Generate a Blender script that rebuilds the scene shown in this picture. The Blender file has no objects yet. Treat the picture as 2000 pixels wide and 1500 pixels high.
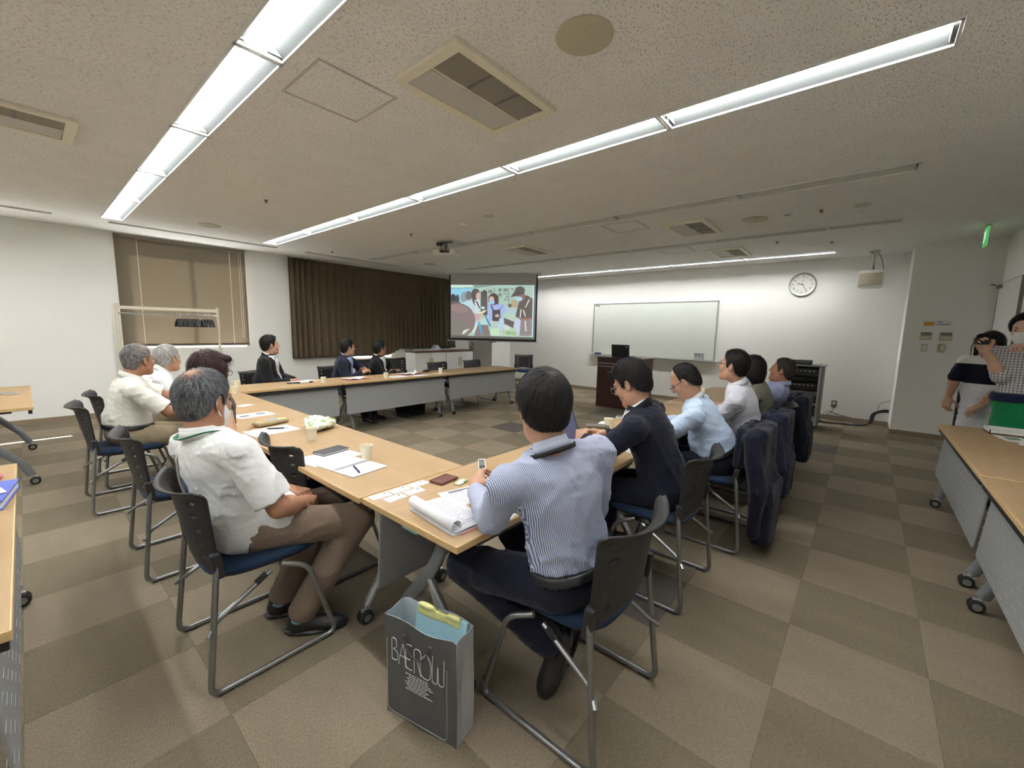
import bpy, bmesh, math, random
import numpy as np
from mathutils import Vector, Matrix
random.seed(7)
rng = np.random.default_rng(11)
scene = bpy.context.scene
COL = scene.collection
R_ = math.radians

# ---------------------------------------------------------------- camera
YAW, PIT, ROLL, CAM_Z, FPX = R_(49.64), R_(7.40), R_(-1.2), 1.435, 809.5
def cam_axes():
    fw = np.array([math.sin(YAW)*math.cos(PIT), math.cos(YAW)*math.cos(PIT), -math.sin(PIT)])
    rt = np.array([math.cos(YAW), -math.sin(YAW), 0.0]); dn = np.cross(fw, rt)
    c, s = math.cos(ROLL), math.sin(ROLL)
    return c*rt+s*dn, -s*rt+c*dn, fw
_rt, _dn, _fw = cam_axes()
cam_data = bpy.data.cameras.new('camera')
cam_data.sensor_width = 36.0
cam_data.lens = FPX*36.0/2000.0
cam_data.clip_start = 0.05
cam = bpy.data.objects.new('camera', cam_data); COL.objects.link(cam)
M = Matrix(((_rt[0], -_dn[0], -_fw[0], 0), (_rt[1], -_dn[1], -_fw[1], 0), (_rt[2], -_dn[2], -_fw[2], CAM_Z), (0, 0, 0, 1)))
cam.matrix_world = M
scene.camera = cam

# ---------------------------------------------------------------- world, sun, exposure
world = bpy.data.worlds.new('daylight'); scene.world = world
world.use_nodes = True
wn = world.node_tree.nodes; wl = world.node_tree.links
bg = wn['Background']; bg.inputs[0].default_value = (0.86, 0.94, 1.0, 1); bg.inputs[1].default_value = 2.2
sun_d = bpy.data.lights.new('sun', 'SUN'); sun_d.energy = 45.0; sun_d.angle = R_(0.6); sun_d.color = (1.0, 0.97, 0.92)
sun = bpy.data.objects.new('sun', sun_d); COL.objects.link(sun)
sun.rotation_mode = 'QUATERNION'
sun.rotation_quaternion = Vector((0.55, -1.18, -1.05)).to_track_quat('-Z', 'Y')
sun.location = (0, 14, 8)
LAMP = 20.0          # strength of a lit ceiling tube
vs = scene.view_settings
scene.display_settings.display_device = 'sRGB'
vs.view_transform = 'Standard'; vs.look = 'None'; vs.gamma = 1.0; vs.use_curve_mapping = False
vs.exposure = 1.42

# ---------------------------------------------------------------- materials
MATS = {}
def srgb(r, g, b):
    f = lambda c: (c/255/12.92) if c/255 <= 0.04045 else ((c/255+0.055)/1.055)**2.4
    return (f(r), f(g), f(b))
def new_mat(name, col, rough=0.6, metal=0.0, spec=0.5):
    m = bpy.data.materials.new(name); m.use_nodes = True
    b = m.node_tree.nodes['Principled BSDF']
    b.inputs['Base Color'].default_value = (*col, 1); b.inputs['Roughness'].default_value = rough
    b.inputs['Metallic'].default_value = metal; b.inputs['Specular IOR Level'].default_value = spec
    MATS[name] = m
    return m, m.node_tree.nodes, m.node_tree.links, b
def _coord(n, l, scale=(1, 1, 1), kind='Object'):
    tc = n.new('ShaderNodeTexCoord'); mp = n.new('ShaderNodeMapping'); mp.inputs['Scale'].default_value = scale
    l.new(tc.outputs[kind], mp.inputs[0]); return mp.outputs[0]
def _noise(n, l, vec, scale, detail=3, rough=0.5):
    t = n.new('ShaderNodeTexNoise'); t.inputs['Scale'].default_value = scale; t.inputs['Detail'].default_value = detail
    t.inputs['Roughness'].default_value = rough; l.new(vec, t.inputs['Vector']); return t.outputs['Fac']
def _ramp(n, l, fac, stops):
    r = n.new('ShaderNodeValToRGB'); e = r.color_ramp.elements
    while len(e) < len(stops): e.new(0.5)
    for k, (p, c) in enumerate(stops): e[k].position = p; e[k].color = (*c, 1)
    l.new(fac, r.inputs[0]); return r.outputs[0]
def _bump(n, l, b, fac, strength=0.3, dist=0.01):
    bp = n.new('ShaderNodeBump'); bp.inputs['Strength'].default_value = strength; bp.inputs['Distance'].default_value = dist
    l.new(fac, bp.inputs['Height']); l.new(bp.outputs[0], b.inputs['Normal'])
def mat(name, col, rough=0.6, metal=0.0, var=0.06, scale=40.0, bump=0.0, stretch=(1, 1, 1), spec=0.5):
    """plain procedural surface: noise-varied colour and optional fine relief"""
    if name in MATS: return MATS[name]
    m, n, l, b = new_mat(name, col, rough, metal, spec)
    v = _coord(n, l, stretch); f = _noise(n, l, v, scale)
    lo = tuple(max(0, c*(1-var)) for c in col); hi = tuple(min(1, c*(1+var)) for c in col)
    l.new(_ramp(n, l, f, [(0.3, lo), (0.7, hi)]), b.inputs['Base Color'])
    if bump: _bump(n, l, b, f, bump, 0.004)
    return m
def emit(name, col, strength):
    if name in MATS: return MATS[name]
    m = bpy.data.materials.new(name); m.use_nodes = True; n = m.node_tree.nodes; l = m.node_tree.links
    n.remove(n['Principled BSDF']); e = n.new('ShaderNodeEmission'); e.inputs[0].default_value = (*col, 1); e.inputs[1].default_value = strength
    l.new(e.outputs[0], n['Material Output'].inputs[0]); MATS[name] = m; return m
def attr_mat(name, attr='Col', rough=0.6, emission=0.0, bump=0.0):
    m, n, l, b = new_mat(name, (1, 1, 1), rough)
    a = n.new('ShaderNodeAttribute'); a.attribute_name = attr
    l.new(a.outputs['Color'], b.inputs['Base Color'])
    if emission:
        l.new(a.outputs['Color'], b.inputs['Emission Color']); b.inputs['Emission Strength'].default_value = emission
    if bump: _bump(n, l, b, _noise(n, l, _coord(n, l), 300), bump, 0.002)
    return m
def cloth(name, col, rough=0.85, weave=900.0, var=0.08, bump=0.25, sheen=0.1):
    if name in MATS: return MATS[name]
    m, n, l, b = new_mat(name, col, rough, 0, 0.25)
    v = _coord(n, l); f = _noise(n, l, v, 14, 4); g = _noise(n, l, v, weave, 2)
    lo = tuple(c*(1-var) for c in col); hi = tuple(min(1, c*(1+var)) for c in col)
    l.new(_ramp(n, l, f, [(0.3, lo), (0.7, hi)]), b.inputs['Base Color'])
    h = _noise(n, l, v, 22, 5, 0.6)
    ad = n.new('ShaderNodeMath'); ad.operation = 'MULTIPLY_ADD'; ad.inputs[1].default_value = 0.05
    l.new(g, ad.inputs[0]); l.new(h, ad.inputs[2])
    _bump(n, l, b, ad.outputs[0], bump, 0.02)
    b.inputs['Sheen Weight'].default_value = sheen
    return m

# ---------------------------------------------------------------- object helpers
def tag(o, label=None, cat=None, group=None, kind=None):
    if label: o['label'] = label
    if cat: o['category'] = cat
    if group: o['group'] = group
    if kind: o['kind'] = kind
    return o
def setmat(me, m):
    if isinstance(m, str): m = MATS[m]
    me.materials.clear(); me.materials.append(m)
def link(name, me, m=None, parent=None, smooth=False):
    o = bpy.data.objects.new(name, me); COL.objects.link(o)
    if m is not None: setmat(me, m)
    if smooth: me.polygons.foreach_set('use_smooth', [True]*len(me.polygons))
    if parent is not None: o.parent = parent
    return o
def empty(name, loc=(0, 0, 0), rz=0.0):
    o = bpy.data.objects.new(name, None); COL.objects.link(o); o.location = loc; o.rotation_euler = (0, 0, rz)
    o.empty_display_size = 0.1; return o
def from_py(name, v, f):
    me = bpy.data.meshes.new(name); me.from_pydata([tuple(map(float, p)) for p in v], [], [tuple(int(i) for i in q) for q in f]); me.update(); return me
class MB:
    """collects boxes, tubes, lathes and prisms; build() links them as ONE mesh object"""
    def __init__(s): s.v = []; s.f = []
    def add(s, v, f):
        k = len(s.v); s.v += [tuple(p) for p in v]; s.f += [tuple(i+k for i in q) for q in f]; return s
    def box(s, c, d, rot=None, bev=0.0):
        bm = bmesh.new(); bmesh.ops.create_cube(bm, size=1.0)
        bmesh.ops.scale(bm, vec=d, verts=bm.verts)
        if bev: bmesh.ops.bevel(bm, geom=list(bm.edges), offset=bev, segments=2, affect='EDGES', profile=0.6)
        if rot is not None: bmesh.ops.rotate(bm, cent=(0, 0, 0), matrix=rot, verts=bm.verts)
        bmesh.ops.translate(bm, vec=c, verts=bm.verts)
        bm.verts.index_update()
        s.add([v.co[:] for v in bm.verts], [[v.index for v in f.verts] for f in bm.faces]); bm.free(); return s
    def span(s, a, b, bev=0.0):
        return s.box([(p+q)/2 for p, q in zip(a, b)], [abs(q-p) for p, q in zip(a, b)], None, bev)
    def tube(s, pts, r, seg=8, cap=True, closed=False, flat=1.0, up=None):
        P = [Vector(p) for p in pts]; n = len(P); rr = r if hasattr(r, '__len__') else [r]*n
        v = []; f = []; prev = None
        for i in range(n):
            a = P[i-1] if (i or closed) else P[0]; b = P[(i+1) % n] if (i < n-1 or closed) else P[-1]
            t = (b-a).normalized()
            if prev is None:
                h = Vector(up) if up else (Vector((0, 0, 1)) if abs(t.z) < 0.9 else Vector((1, 0, 0)))
                u = (h - t*h.dot(t)).normalized()
            else: u = (prev - t*prev.dot(t)).normalized()
            prev = u; w = t.cross(u)
            for k in range(seg):
                an = 2*math.pi*k/seg; v.append(P[i]+(u*math.cos(an)*flat+w*math.sin(an))*rr[i])
        m = n if closed else n-1
        for i in range(m):
            for k in range(seg):
                a = i*seg+k; b = i*seg+(k+1) % seg; c = ((i+1) % n)*seg+(k+1) % seg; d = ((i+1) % n)*seg+k
                f.append((a, b, c, d))
        if cap and not closed:
            f.append(tuple(range(seg-1, -1, -1))); f.append(tuple((n-1)*seg+k for k in range(seg)))
        return s.add(v, f)
    def lathe(s, prof, c=(0, 0, 0), seg=24, axis='z', cap=True):
        v = []; f = []
        for r, z in prof:
            for k in range(seg):
                a = 2*math.pi*k/seg; x, y = r*math.cos(a), r*math.sin(a)
                q = {'z': (x, y, z), 'x': (z, x, y), 'y': (y, z, x)}[axis]; v.append([q[i]+c[i] for i in range(3)])
        for i in range(len(prof)-1):
            for k in range(seg):
                f.append((i*seg+k, i*seg+(k+1) % seg, (i+1)*seg+(k+1) % seg, (i+1)*seg+k))
        if cap:
            f.append(tuple(range(seg-1, -1, -1))); f.append(tuple((len(prof)-1)*seg+k for k in range(seg)))
        return s.add(v, f)
    def prism(s, poly, z0, z1, tf=None):
        n = len(poly); v = [(x, y, z0) for x, y in poly]+[(x, y, z1) for x, y in poly]
        if tf: v = [tf(p) for p in v]
        f = [tuple(range(n-1, -1, -1)), tuple(range(n, 2*n))]+[(i, (i+1) % n, n+(i+1) % n, n+i) for i in range(n)]
        return s.add(v, f)
    def mesh(s, name): return from_py(name, s.v, s.f)
    def build(s, name, m, parent=None, smooth=False):
        me = s.mesh(name)
        o = link(name, me, m, parent)
        if smooth: shade(o)
        return o
def shade(o, ang=40):
    me = o.data; me.polygons.foreach_set('use_smooth', [True]*len(me.polygons))
    try: me.set_sharp_from_angle(angle=R_(ang))
    except Exception: pass
    return o
def arc(c, r, a0, a1, n, u=(1, 0, 0), w=(0, 0, 1)):
    c, u, w = Vector(c), Vector(u), Vector(w)
    return [c+u*(r*math.cos(a0+(a1-a0)*i/n))+w*(r*math.sin(a0+(a1-a0)*i/n)) for i in range(n+1)]
def fillet(pts, r, n=5):
    """round the inner corners of a polyline"""
    P = [Vector(p) for p in pts]; out = [P[0]]
    for i in range(1, len(P)-1):
        a = (P[i-1]-P[i]); b = (P[i+1]-P[i]); ra = min(r, a.length*0.49, b.length*0.49)
        A = P[i]+a.normalized()*ra; B = P[i]+b.normalized()*ra
        for k in range(n+1):
            t = k/n; out.append(A*(1-t)**2+P[i]*2*t*(1-t)+B*t*t)
    out.append(P[-1]); return out
def copy_tree(o, parent=None):
    c = o.copy(); COL.objects.link(c); c.parent = parent
    for ch in list(o.children):
        copy_tree(ch, c)
    return c
def text_mesh(s, size, depth=0.0006, align='CENTER'):
    cu = bpy.data.curves.new('lettering', 'FONT'); cu.body = s; cu.size = size; cu.extrude = depth; cu.align_x = align; cu.align_y = 'CENTER'; cu.resolution_u = 3
    o = bpy.data.objects.new('lettering', cu); me = bpy.data.meshes.new_from_object(o)
    bpy.data.objects.remove(o); bpy.data.curves.remove(cu); return me
def struct(o): o['kind'] = 'structure'; return o
# ---------------------------------------------------------------- shared materials
WHITEW = srgb(238, 238, 234)
def wall_mat():
    m, n, l, b = new_mat('wall_paper', WHITEW, 0.85, 0, 0.2)
    v = _coord(n, l); f = _noise(n, l, v, 160, 4, 0.6); g = _noise(n, l, v, 1.3, 2)
    l.new(_ramp(n, l, g, [(0.3, tuple(c*0.975 for c in WHITEW)), (0.7, WHITEW)]), b.inputs['Base Color'])
    _bump(n, l, b, f, 0.18, 0.002)
wall_mat()
def ceiling_mat():
    c0 = srgb(238, 237, 233)
    m, n, l, b = new_mat('acoustic_board', c0, 0.95, 0, 0.1)
    v = _coord(n, l, (1, 2.0, 1)); w = n.new('ShaderNodeTexVoronoi'); w.inputs['Scale'].default_value = 46
    f = _noise(n, l, v, 62, 4, 0.6); l.new(v, w.inputs['Vector'])
    pit = _ramp(n, l, f, [(0.37, (0, 0, 0)), (0.43, (1, 1, 1))])
    g = _noise(n, l, _coord(n, l), 4, 2)
    base = _ramp(n, l, g, [(0.3, tuple(c*0.95 for c in c0)), (0.7, c0)])
    mx = n.new('ShaderNodeMix'); mx.data_type = 'RGBA'; mx.blend_type = 'MULTIPLY'; mx.inputs[0].default_value = 0.34
    l.new(base, mx.inputs[6]); l.new(pit, mx.inputs[7]); l.new(mx.outputs[2], b.inputs['Base Color'])
    bw = n.new('ShaderNodeRGBToBW'); l.new(pit, bw.inputs[0]); _bump(n, l, b, bw.outputs[0], 0.6, 0.004)
ceiling_mat()
def carpet(name, c, ang):
    m, n, l, b = new_mat(name, c, 0.95, 0, 0.15)
    tc = n.new('ShaderNodeTexCoord'); mp = n.new('ShaderNodeMapping'); mp.inputs['Rotation'].default_value = (0, 0, ang)
    mp.inputs['Scale'].default_value = (1.0, 0.28, 1.0); l.new(tc.outputs['Object'], mp.inputs[0])
    f = _noise(n, l, mp.outputs[0], 260, 3, 0.7); g = _noise(n, l, mp.outputs[0], 9, 3)
    a = _ramp(n, l, f, [(0.25, tuple(x*0.66 for x in c)), (0.75, tuple(min(1, x*1.32) for x in c))])
    h = _ramp(n, l, g, [(0.3, (0.93, 0.93, 0.93)), (0.7, (1.05, 1.05, 1.05))])
    mx = n.new('ShaderNodeMix'); mx.data_type = 'RGBA'; mx.blend_type = 'MULTIPLY'; mx.inputs[0].default_value = 1.0
    l.new(a, mx.inputs[6]); l.new(h, mx.inputs[7]); l.new(mx.outputs[2], b.inputs['Base Color'])
    _bump(n, l, b, f, 0.5, 0.004)
carpet('carpet_light', srgb(138, 127, 109), 0.0)
carpet('carpet_dark', srgb(122, 113, 95), R_(90))
carpet('carpet_grey', srgb(98, 92, 86), 0.0)
def wood(name, c, c2, scale=1.0, rough=0.45, axis=(1, 14, 14)):
    m, n, l, b = new_mat(name, c, rough, 0, 0.4)
    v = _coord(n, l, axis); f = _noise(n, l, v, 3.0*scale, 6, 0.6); g = _noise(n, l, v, 30*scale, 3)
    a = _ramp(n, l, f, [(0.3, c), (0.72, c2)]); h = _ramp(n, l, g, [(0.3, (0.96, 0.96, 0.96)), (0.7, (1.03, 1.03, 1.03))])
    mx = n.new('ShaderNodeMix'); mx.data_type = 'RGBA'; mx.blend_type = 'MULTIPLY'; mx.inputs[0].default_value = 1.0
    l.new(a, mx.inputs[6]); l.new(h, mx.inputs[7]); l.new(mx.outputs[2], b.inputs['Base Color'])
wood('maple_top', srgb(232, 215, 186), srgb(226, 207, 174))
wood('maple_edge', srgb(208, 178, 130), srgb(196, 164, 116))
wood('podium_wood', srgb(70, 44, 38), srgb(56, 34, 30), 1.0, 0.35, (14, 14, 1))
wood('cabinet_wood', srgb(120, 84, 66), srgb(100, 68, 54))
wood('baseboard_wood', srgb(150, 135, 113), srgb(140, 125, 104), 0.6, 0.6, (2, 2, 20))
mat('black_plastic', (0.020, 0.020, 0.021), 0.5, 0, 0.15, 200, 0.1)
mat('grey_plastic', (0.13, 0.135, 0.14), 0.5)
mat('rubber', (0.015, 0.015, 0.016), 0.75)
mat('frame_grey', srgb(142, 143, 143), 0.32, 0.75, 0.05, 60)
mat('chrome', srgb(205, 205, 205), 0.16, 1.0, 0.03, 30)
mat('alu', srgb(190, 192, 192), 0.35, 0.8, 0.04, 50)
mat('leg_silver', srgb(176, 178, 180), 0.34, 0.6, 0.04, 50)
mat('leg_grey', srgb(128, 132, 137), 0.45, 0.3, 0.05, 50)
mat('panel_grey', srgb(150, 152, 152), 0.6, 0.1, 0.04, 80)
mat('panel_dash', srgb(164, 166, 166), 0.6, 0.1, 0.04, 80)
mat('white_plastic', srgb(225, 225, 220), 0.45, 0, 0.03)
mat('cream_plastic', srgb(230, 224, 204), 0.5, 0, 0.03)
mat('beige_plastic', srgb(190, 182, 158), 0.55, 0, 0.04)
mat('white_metal', srgb(222, 224, 222), 0.4, 0.0, 0.02)
mat('dull_white', srgb(196, 194, 186), 0.6, 0.0, 0.03)
mat('reflector', (0.085, 0.091, 0.090), 0.9, 0.0, 0.02, spec=0.1)  # darkened in colour to hold down the glare beside lit tubes
mat('teal_clip', srgb(120, 178, 188), 0.5)
mat('dark_slot', (0.012, 0.012, 0.012), 0.8)
mat('grille_grey', srgb(120, 118, 112), 0.6)
mat('paper', srgb(222, 224, 228), 0.8, 0, 0.015, 30)
mat('paper_cup', srgb(228, 222, 198), 0.7, 0, 0.02, 60)
mat('ink', srgb(60, 62, 68), 0.8)
mat('ink_soft', srgb(104, 106, 114), 0.8)
cloth('seat_blue', srgb(26, 44, 70), 0.9, 1500, 0.12, 0.2)
cloth('seat_black', srgb(18, 22, 34), 0.9, 1500, 0.12, 0.2)
cloth('curtain_cloth', srgb(98, 86, 67), 0.9, 1400, 0.10, 0.2)
mat('blind_slat', srgb(128, 118, 102), 0.35, 0, 0.03)
mat('cord_and_light_white', srgb(244, 242, 236), 0.7)  # pull cord, and the painted light dots of the blind's cord holes
mat('rack_beige', srgb(206, 198, 178), 0.45, 0, 0.03)
mat('lens_glass', (0.02, 0.02, 0.025), 0.1)
mat('blue_file', srgb(88, 104, 190), 0.4)
mat('leather_brown', srgb(104, 58, 48), 0.45, 0, 0.12, 60, 0.2)
mat('leather_black', (0.018, 0.018, 0.02), 0.35, 0, 0.15, 80, 0.1)
mat('pink_paper', srgb(206, 120, 122), 0.7)
mat('gold_metal', srgb(196, 166, 98), 0.3, 0.8)
LIT = emit('tube_light', (1.0, 1.0, 0.985), LAMP)
mat('tube_off', srgb(196, 192, 182), 0.5)
def glass_mat():
    m, n, l, b = new_mat('window_glass', (1, 1, 1), 0.02)
    b.inputs['Alpha'].default_value = 0.08
    m2, n, l, b = new_mat('clear_film', (0.95, 1, 0.95), 0.15)
    b.inputs['Alpha'].default_value = 0.35
glass_mat()
# ================================================================ ROOM SHELL
H = 2.76; XB, XW, YR, YW = -2.6, 9.06, -1.27, 8.70
TOP = 0.705
# floor: a base slab, and every carpet tile its own piece
floor = struct(MB().span((XB, YR, -0.12), (XW, YW+0.3, -0.012)).build('floor', 'carpet_dark'))
def tile_mesh(nm, m):
    mb = MB(); e = 0.25-0.0002; t = e-0.0025
    v = [(-e, -e, -0.012), (e, -e, -0.012), (e, e, -0.012), (-e, e, -0.012), (-e, -e, -0.0012), (e, -e, -0.0012), (e, e, -0.0012), (-e, e, -0.0012), (-t, -t, 0), (t, -t, 0), (t, t, 0), (-t, t, 0)]
    f = [(0, 1, 5, 4), (1, 2, 6, 5), (2, 3, 7, 6), (3, 0, 4, 7), (4, 5, 9, 8), (5, 6, 10, 9), (6, 7, 11, 10), (7, 4, 8, 11), (8, 9, 10, 11)]
    me = from_py(nm, v, f); setmat(me, m); return me, v, f
TM = {k: tile_mesh('carpet_tile', 'carpet_'+k) for k in ('light', 'dark', 'grey')}
GREYT = {(5, 8), (9, 1), (0, 2), (9, 7), (10, 13)}
tiles = []
for i in range(-9, 15):
    for j in range(-2, 19):
        cx, cy = 1.883+0.5*(i+0.5), -0.341+0.5*(j+0.5)
        if cx-0.25 > XW or cy-0.25 > YW or cx < XB or cy+0.25 < YR: continue
        d = np.array([cx, cy, -CAM_Z]); z = d @ _fw
        px = 1000+FPX*(d @ _rt)/z if z > 0.1 else 9999; py = 750+FPX*(d @ _dn)/z if z > 0.1 else 9999
        seen = z > 0.1 and -250 < px < 2250 and py < 1900
        k = 'grey' if (i, j) in GREYT else ('dark' if (i+j) % 2 else 'light')
        tiles.append((0 if seen else 1, math.hypot(cx, cy), cx, cy, k))
tiles.sort()
rest = {k: MB() for k in TM}
for n_, (s_, d_, cx, cy, k) in enumerate(tiles):
    if n_ < 295 and not s_:
        o = bpy.data.objects.new('carpet_tile', TM[k][0]); COL.objects.link(o); o.location = (cx, cy, 0); o.parent = floor
    else:
        rest[k].add([(x+cx, y+cy, z) for x, y, z in TM[k][1]], TM[k][2])
for k in rest:
    if rest[k].v: rest[k].build('carpet_tiles_rest', 'carpet_'+k, floor)['kind'] = 'stuff'

# ceiling slab with recessed troughs
ROWS = [(-1.23, -1.01, [(-0.18+1.3*k, -0.18+1.3*(k+1)) for k in range(6)], True),  # unseen row, continues the spacing, added for the room's lighting
        (0.76, 0.98, [(-0.18+1.3*k, -0.18+1.3*(k+1)) for k in range(6)], True),
        (2.64, 2.86, [(-0.18+1.3*k, -0.18+1.3*(k+1)) for k in range(6)], True),
        (4.51, 4.73, [(-0.18+1.3*k, -0.18+1.3*(k+1)) for k in range(6)], False),
        (6.45, 6.66, [(-0.17, 0.51)]+[(0.51+1.3*k, 0.51+1.3*(k+1)) for k in range(5)], False),
        (8.27, 8.47, [(0.51+1.3*k, 0.51+1.3*(k+1)) for k in range(5)], True)]
mb = MB(); x0 = XB-0.1
for a, b, mods, lit in ROWS:
    mb.span((x0, YR-0.1, H), (a, YW+0.25, H+0.1)); y0, y1 = mods[0][0], mods[-1][1]
    mb.span((a, YR-0.1, H), (b, y0, H+0.1)).span((a, y1, H), (b, YW+0.25, H+0.1)).span((a, y0, H+0.085), (b, y1, H+0.1)); x0 = b
mb.span((x0, YR-0.1, H), (XW+0.1, YW+0.25, H+0.1))
struct(mb.build('ceiling', 'acoustic_board'))

def luminaire(a, b, y0, y1, lit, label, group):
    t = empty('ceiling_light', ((a+b)/2, (y0+y1)/2, H)); w = (b-a)/2; L = (y1-y0)/2-0.004
    mb = MB()                                             # trough reflector
    for s in (-1, 1):
        mb.add([(s*(w-0.008), -L, 0.002), (s*(w-0.008), L, 0.002), (s*0.043, L, 0.052), (s*0.043, -L, 0.052), (s*(w-0.002), -L, 0.004), (s*(w-0.002), L, 0.004), (s*0.047, L, 0.062), (s*0.047, -L, 0.062)],
               [(0, 1, 2, 3), (7, 6, 5, 4), (0, 4, 5, 1), (3, 2, 6, 7), (0, 3, 7, 4), (1, 5, 6, 2)])
    mb.build('reflector', 'reflector' if lit else 'dull_white', t)  # lit rows take the darkened copy, unlit rows the plain white
    mb = MB()
    for s in (-1, 1):
        mb.box((s*(w-0.004), 0, -0.001), (0.012, 2*L, 0.010)).box((0, s*(L-0.006), 0.004), (2*w, 0.012, 0.02)).box((0, s*(L-0.03), 0.036), (2*w-0.03, 0.003, 0.05))
    mb.build('rim', 'white_metal', t)
    mb = MB(); n = 8; pr = [(-0.041, 0.052)]+[(-0.041+0.082*k/n, 0.046-0.024*math.sin(math.pi*k/n)) for k in range(n+1)]+[(0.041, 0.052)]
    mb.prism(pr, -(L-0.035), L-0.035, lambda p: (p[0], p[2], p[1]))
    mb.build('lamp_tube', LIT if lit else 'tube_off', t, smooth=False)
    tag(t, label, 'ceiling light', group); return t
RN = ['unseen added lit row over the spare tables', 'lit row over the white-shirted men', 'long lit row passing the projector', 'unlit row touching the projector', 'unlit row between projector and whiteboard', 'lit row along the whiteboard wall']
for (a, b, mods, lit), nm in zip(ROWS, RN):
    for k_, (y0, y1) in enumerate(mods):
        nth = ['first', 'second', 'third', 'fourth', 'fifth', 'sixth'][len(mods)-1-k_]
        luminaire(a, b, y0, y1, lit, nth+' trough light from the window in the '+nm, 'lights of the '+nm)

# walls
def wall_with_holes(y0, y1, holes):
    mb = MB(); x = XB-0.1
    for a, b, z0, z1 in holes:
        mb.span((x, y0, 0), (a, y1, H)).span((a, y0, 0), (b, y1, z0))
        if z1 < H: mb.span((a, y0, z1), (b, y1, H))
        x = b
    return mb.span((x, y0, 0), (XW+0.1, y1, H))
WINS = [(-2.0, -0.27, 1.04, 2.60), (1.03, 2.66, 1.035, 2.62), (4.72, 5.72, 0.742, 2.60)]
struct(wall_with_holes(YW, YW+0.18, WINS).build('wall_window', 'wall_paper'))
struct(MB().span((XW, YR-0.1, 0), (XW+0.1, YW+0.18, H)).build('wall_whiteboard', 'wall_paper'))
struct(MB().span((XB-0.1, YR-0.1, 0), (XW, YR, H)).build('wall_right', 'wall_paper'))
struct(MB().span((XB-0.1, YR, 0), (XB, YW, H)).build('wall_back', 'wall_paper'))
struct(MB().span((8.40, YR, 0), (XW, -0.385, H)).build('wall_pier', 'wall_paper'))
struct(MB().span((8.30, 7.80, 0), (XW, YW, H)).build('wall_column', 'wall_paper'))
def baseb(nm, a, b): struct(MB().span(a, b, 0.003).build(nm, 'baseboard_wood'))
baseb('baseboard_window', (XB, YW-0.012, 0), (8.29, YW, 0.075))
baseb('baseboard_whiteboard', (XW-0.012, -0.385, 0), (XW, 7.80, 0.075))
baseb('baseboard_pier', (8.388, YR, 0), (8.40, -0.385, 0.075))
baseb('baseboard_pier_side', (8.40, -0.385, 0), (XW, -0.373, 0.075))
baseb('baseboard_right', (XB, YR, 0), (8.388, YR+0.012, 0.075))
baseb('baseboard_column', (8.288, 7.788, 0), (XW, 7.80, 0.075))
struct(MB().span((XB, YW-0.05, H-0.012), (8.30, YW-0.035, H)).build('trim_1', 'white_metal'))
# windows: frame and pane
for k, (a, b, z0, z1) in enumerate(WINS):
    mb = MB(); y = YW+0.12
    for x in (a+0.02, b-0.02, (a+b)/2): mb.box((x, y, (z0+z1)/2), (0.04, 0.05, z1-z0))
    for z in (z0+0.005, z1-0.02): mb.box(((a+b)/2, y, z), (b-a, 0.05, 0.01 if z < 2 else 0.04))
    w = struct(mb.build('window_%d' % (k+1), 'alu'))
    for s in (0, 1):
        xa, xb = (a+0.04, (a+b)/2-0.02) if s == 0 else ((a+b)/2+0.02, b-0.04)
        MB().span((xa, y-0.003, z0+0.01), (xb, y+0.003, z1-0.04)).build('pane', 'window_glass', w)
# door in the right wall
mb = MB().span((7.30, YR, 0.0), (8.36, YR+0.03, 2.16))
d = struct(mb.build('door_1', 'white_metal'))
mb = MB()
for x in (7.29, 8.365): mb.box((x, YR+0.016, 1.08), (0.006, 0.032, 2.16))
mb.box((7.83, YR+0.016, 2.163), (1.08, 0.032, 0.006)); mb.build('door_frame', 'grille_grey', d)
MB().box((8.20, YR+0.055, 2.12), (0.16, 0.035, 0.035), None, 0.005).tube([(8.2, YR+0.09, 2.14), (8.5, YR+0.10, 2.18)], 0.008).build('door_closer', 'grey_plastic', d)
MB().tube(fillet([(7.40, YR+0.03, 1.02), (7.40, YR+0.08, 1.02), (7.52, YR+0.08, 1.02)], 0.015), 0.009).build('door_handle', 'alu', d)

# ---------------------------------------------------------------- blinds
def blind(a, b, z0, label):
    t = empty('venetian_blind', ((a+b)/2, YW-0.03, z0)); w = (b-a)/2; hh = H-0.03-z0
    MB().box((0, 0, hh-0.005), (2*w, 0.045, 0.04)).build('head_rail', 'blind_slat', t)
    MB().box((0, 0, 0.012), (2*w, 0.025, 0.02), None, 0.003).build('bottom_rail', 'blind_slat', t)
    mb = MB(); n = int((hh-0.05)/0.0215)
    for k in range(n):
        z = 0.034+k*0.0215
        mb.add([(-w, -0.006, z+0.0125), (w, -0.006, z+0.0125), (w, 0.0, z), (-w, 0.0, z), (w, 0.008, z-0.012), (-w, 0.008, z-0.012)][::1], [(0, 3, 2, 1), (3, 5, 4, 2)])
    s = mb.build('slats', 'blind_slat', t); s['kind'] = 'stuff'
    md = s.modifiers.new('thick', 'SOLIDIFY'); md.thickness = 0.0008
    for x in (-w*0.70, w*0.72):  # white bits along the ladders stand in for daylight through the cord holes
        mb = MB()
        for k in range(n): mb.box((x, -0.010, 0.034+k*0.0215+0.003), (0.009, 0.004, 0.011))
        mb.build('cord_hole_light', 'cord_and_light_white', t)['kind'] = 'stuff'
    MB().tube(fillet([(w*0.88, -0.014, hh-0.02), (w*0.88, -0.016, 0.16), (w*0.88+0.03, -0.016, 0.14), (w*0.88+0.03, -0.014, hh-0.02)], 0.015), 0.0022, 6).build('pull_cord', 'cord_and_light_white', t)
    tag(t, label, 'blind'); return t
blind(0.985, 2.70, 1.06, 'brown-grey venetian blind closed over the window behind the clothes rail')
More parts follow.
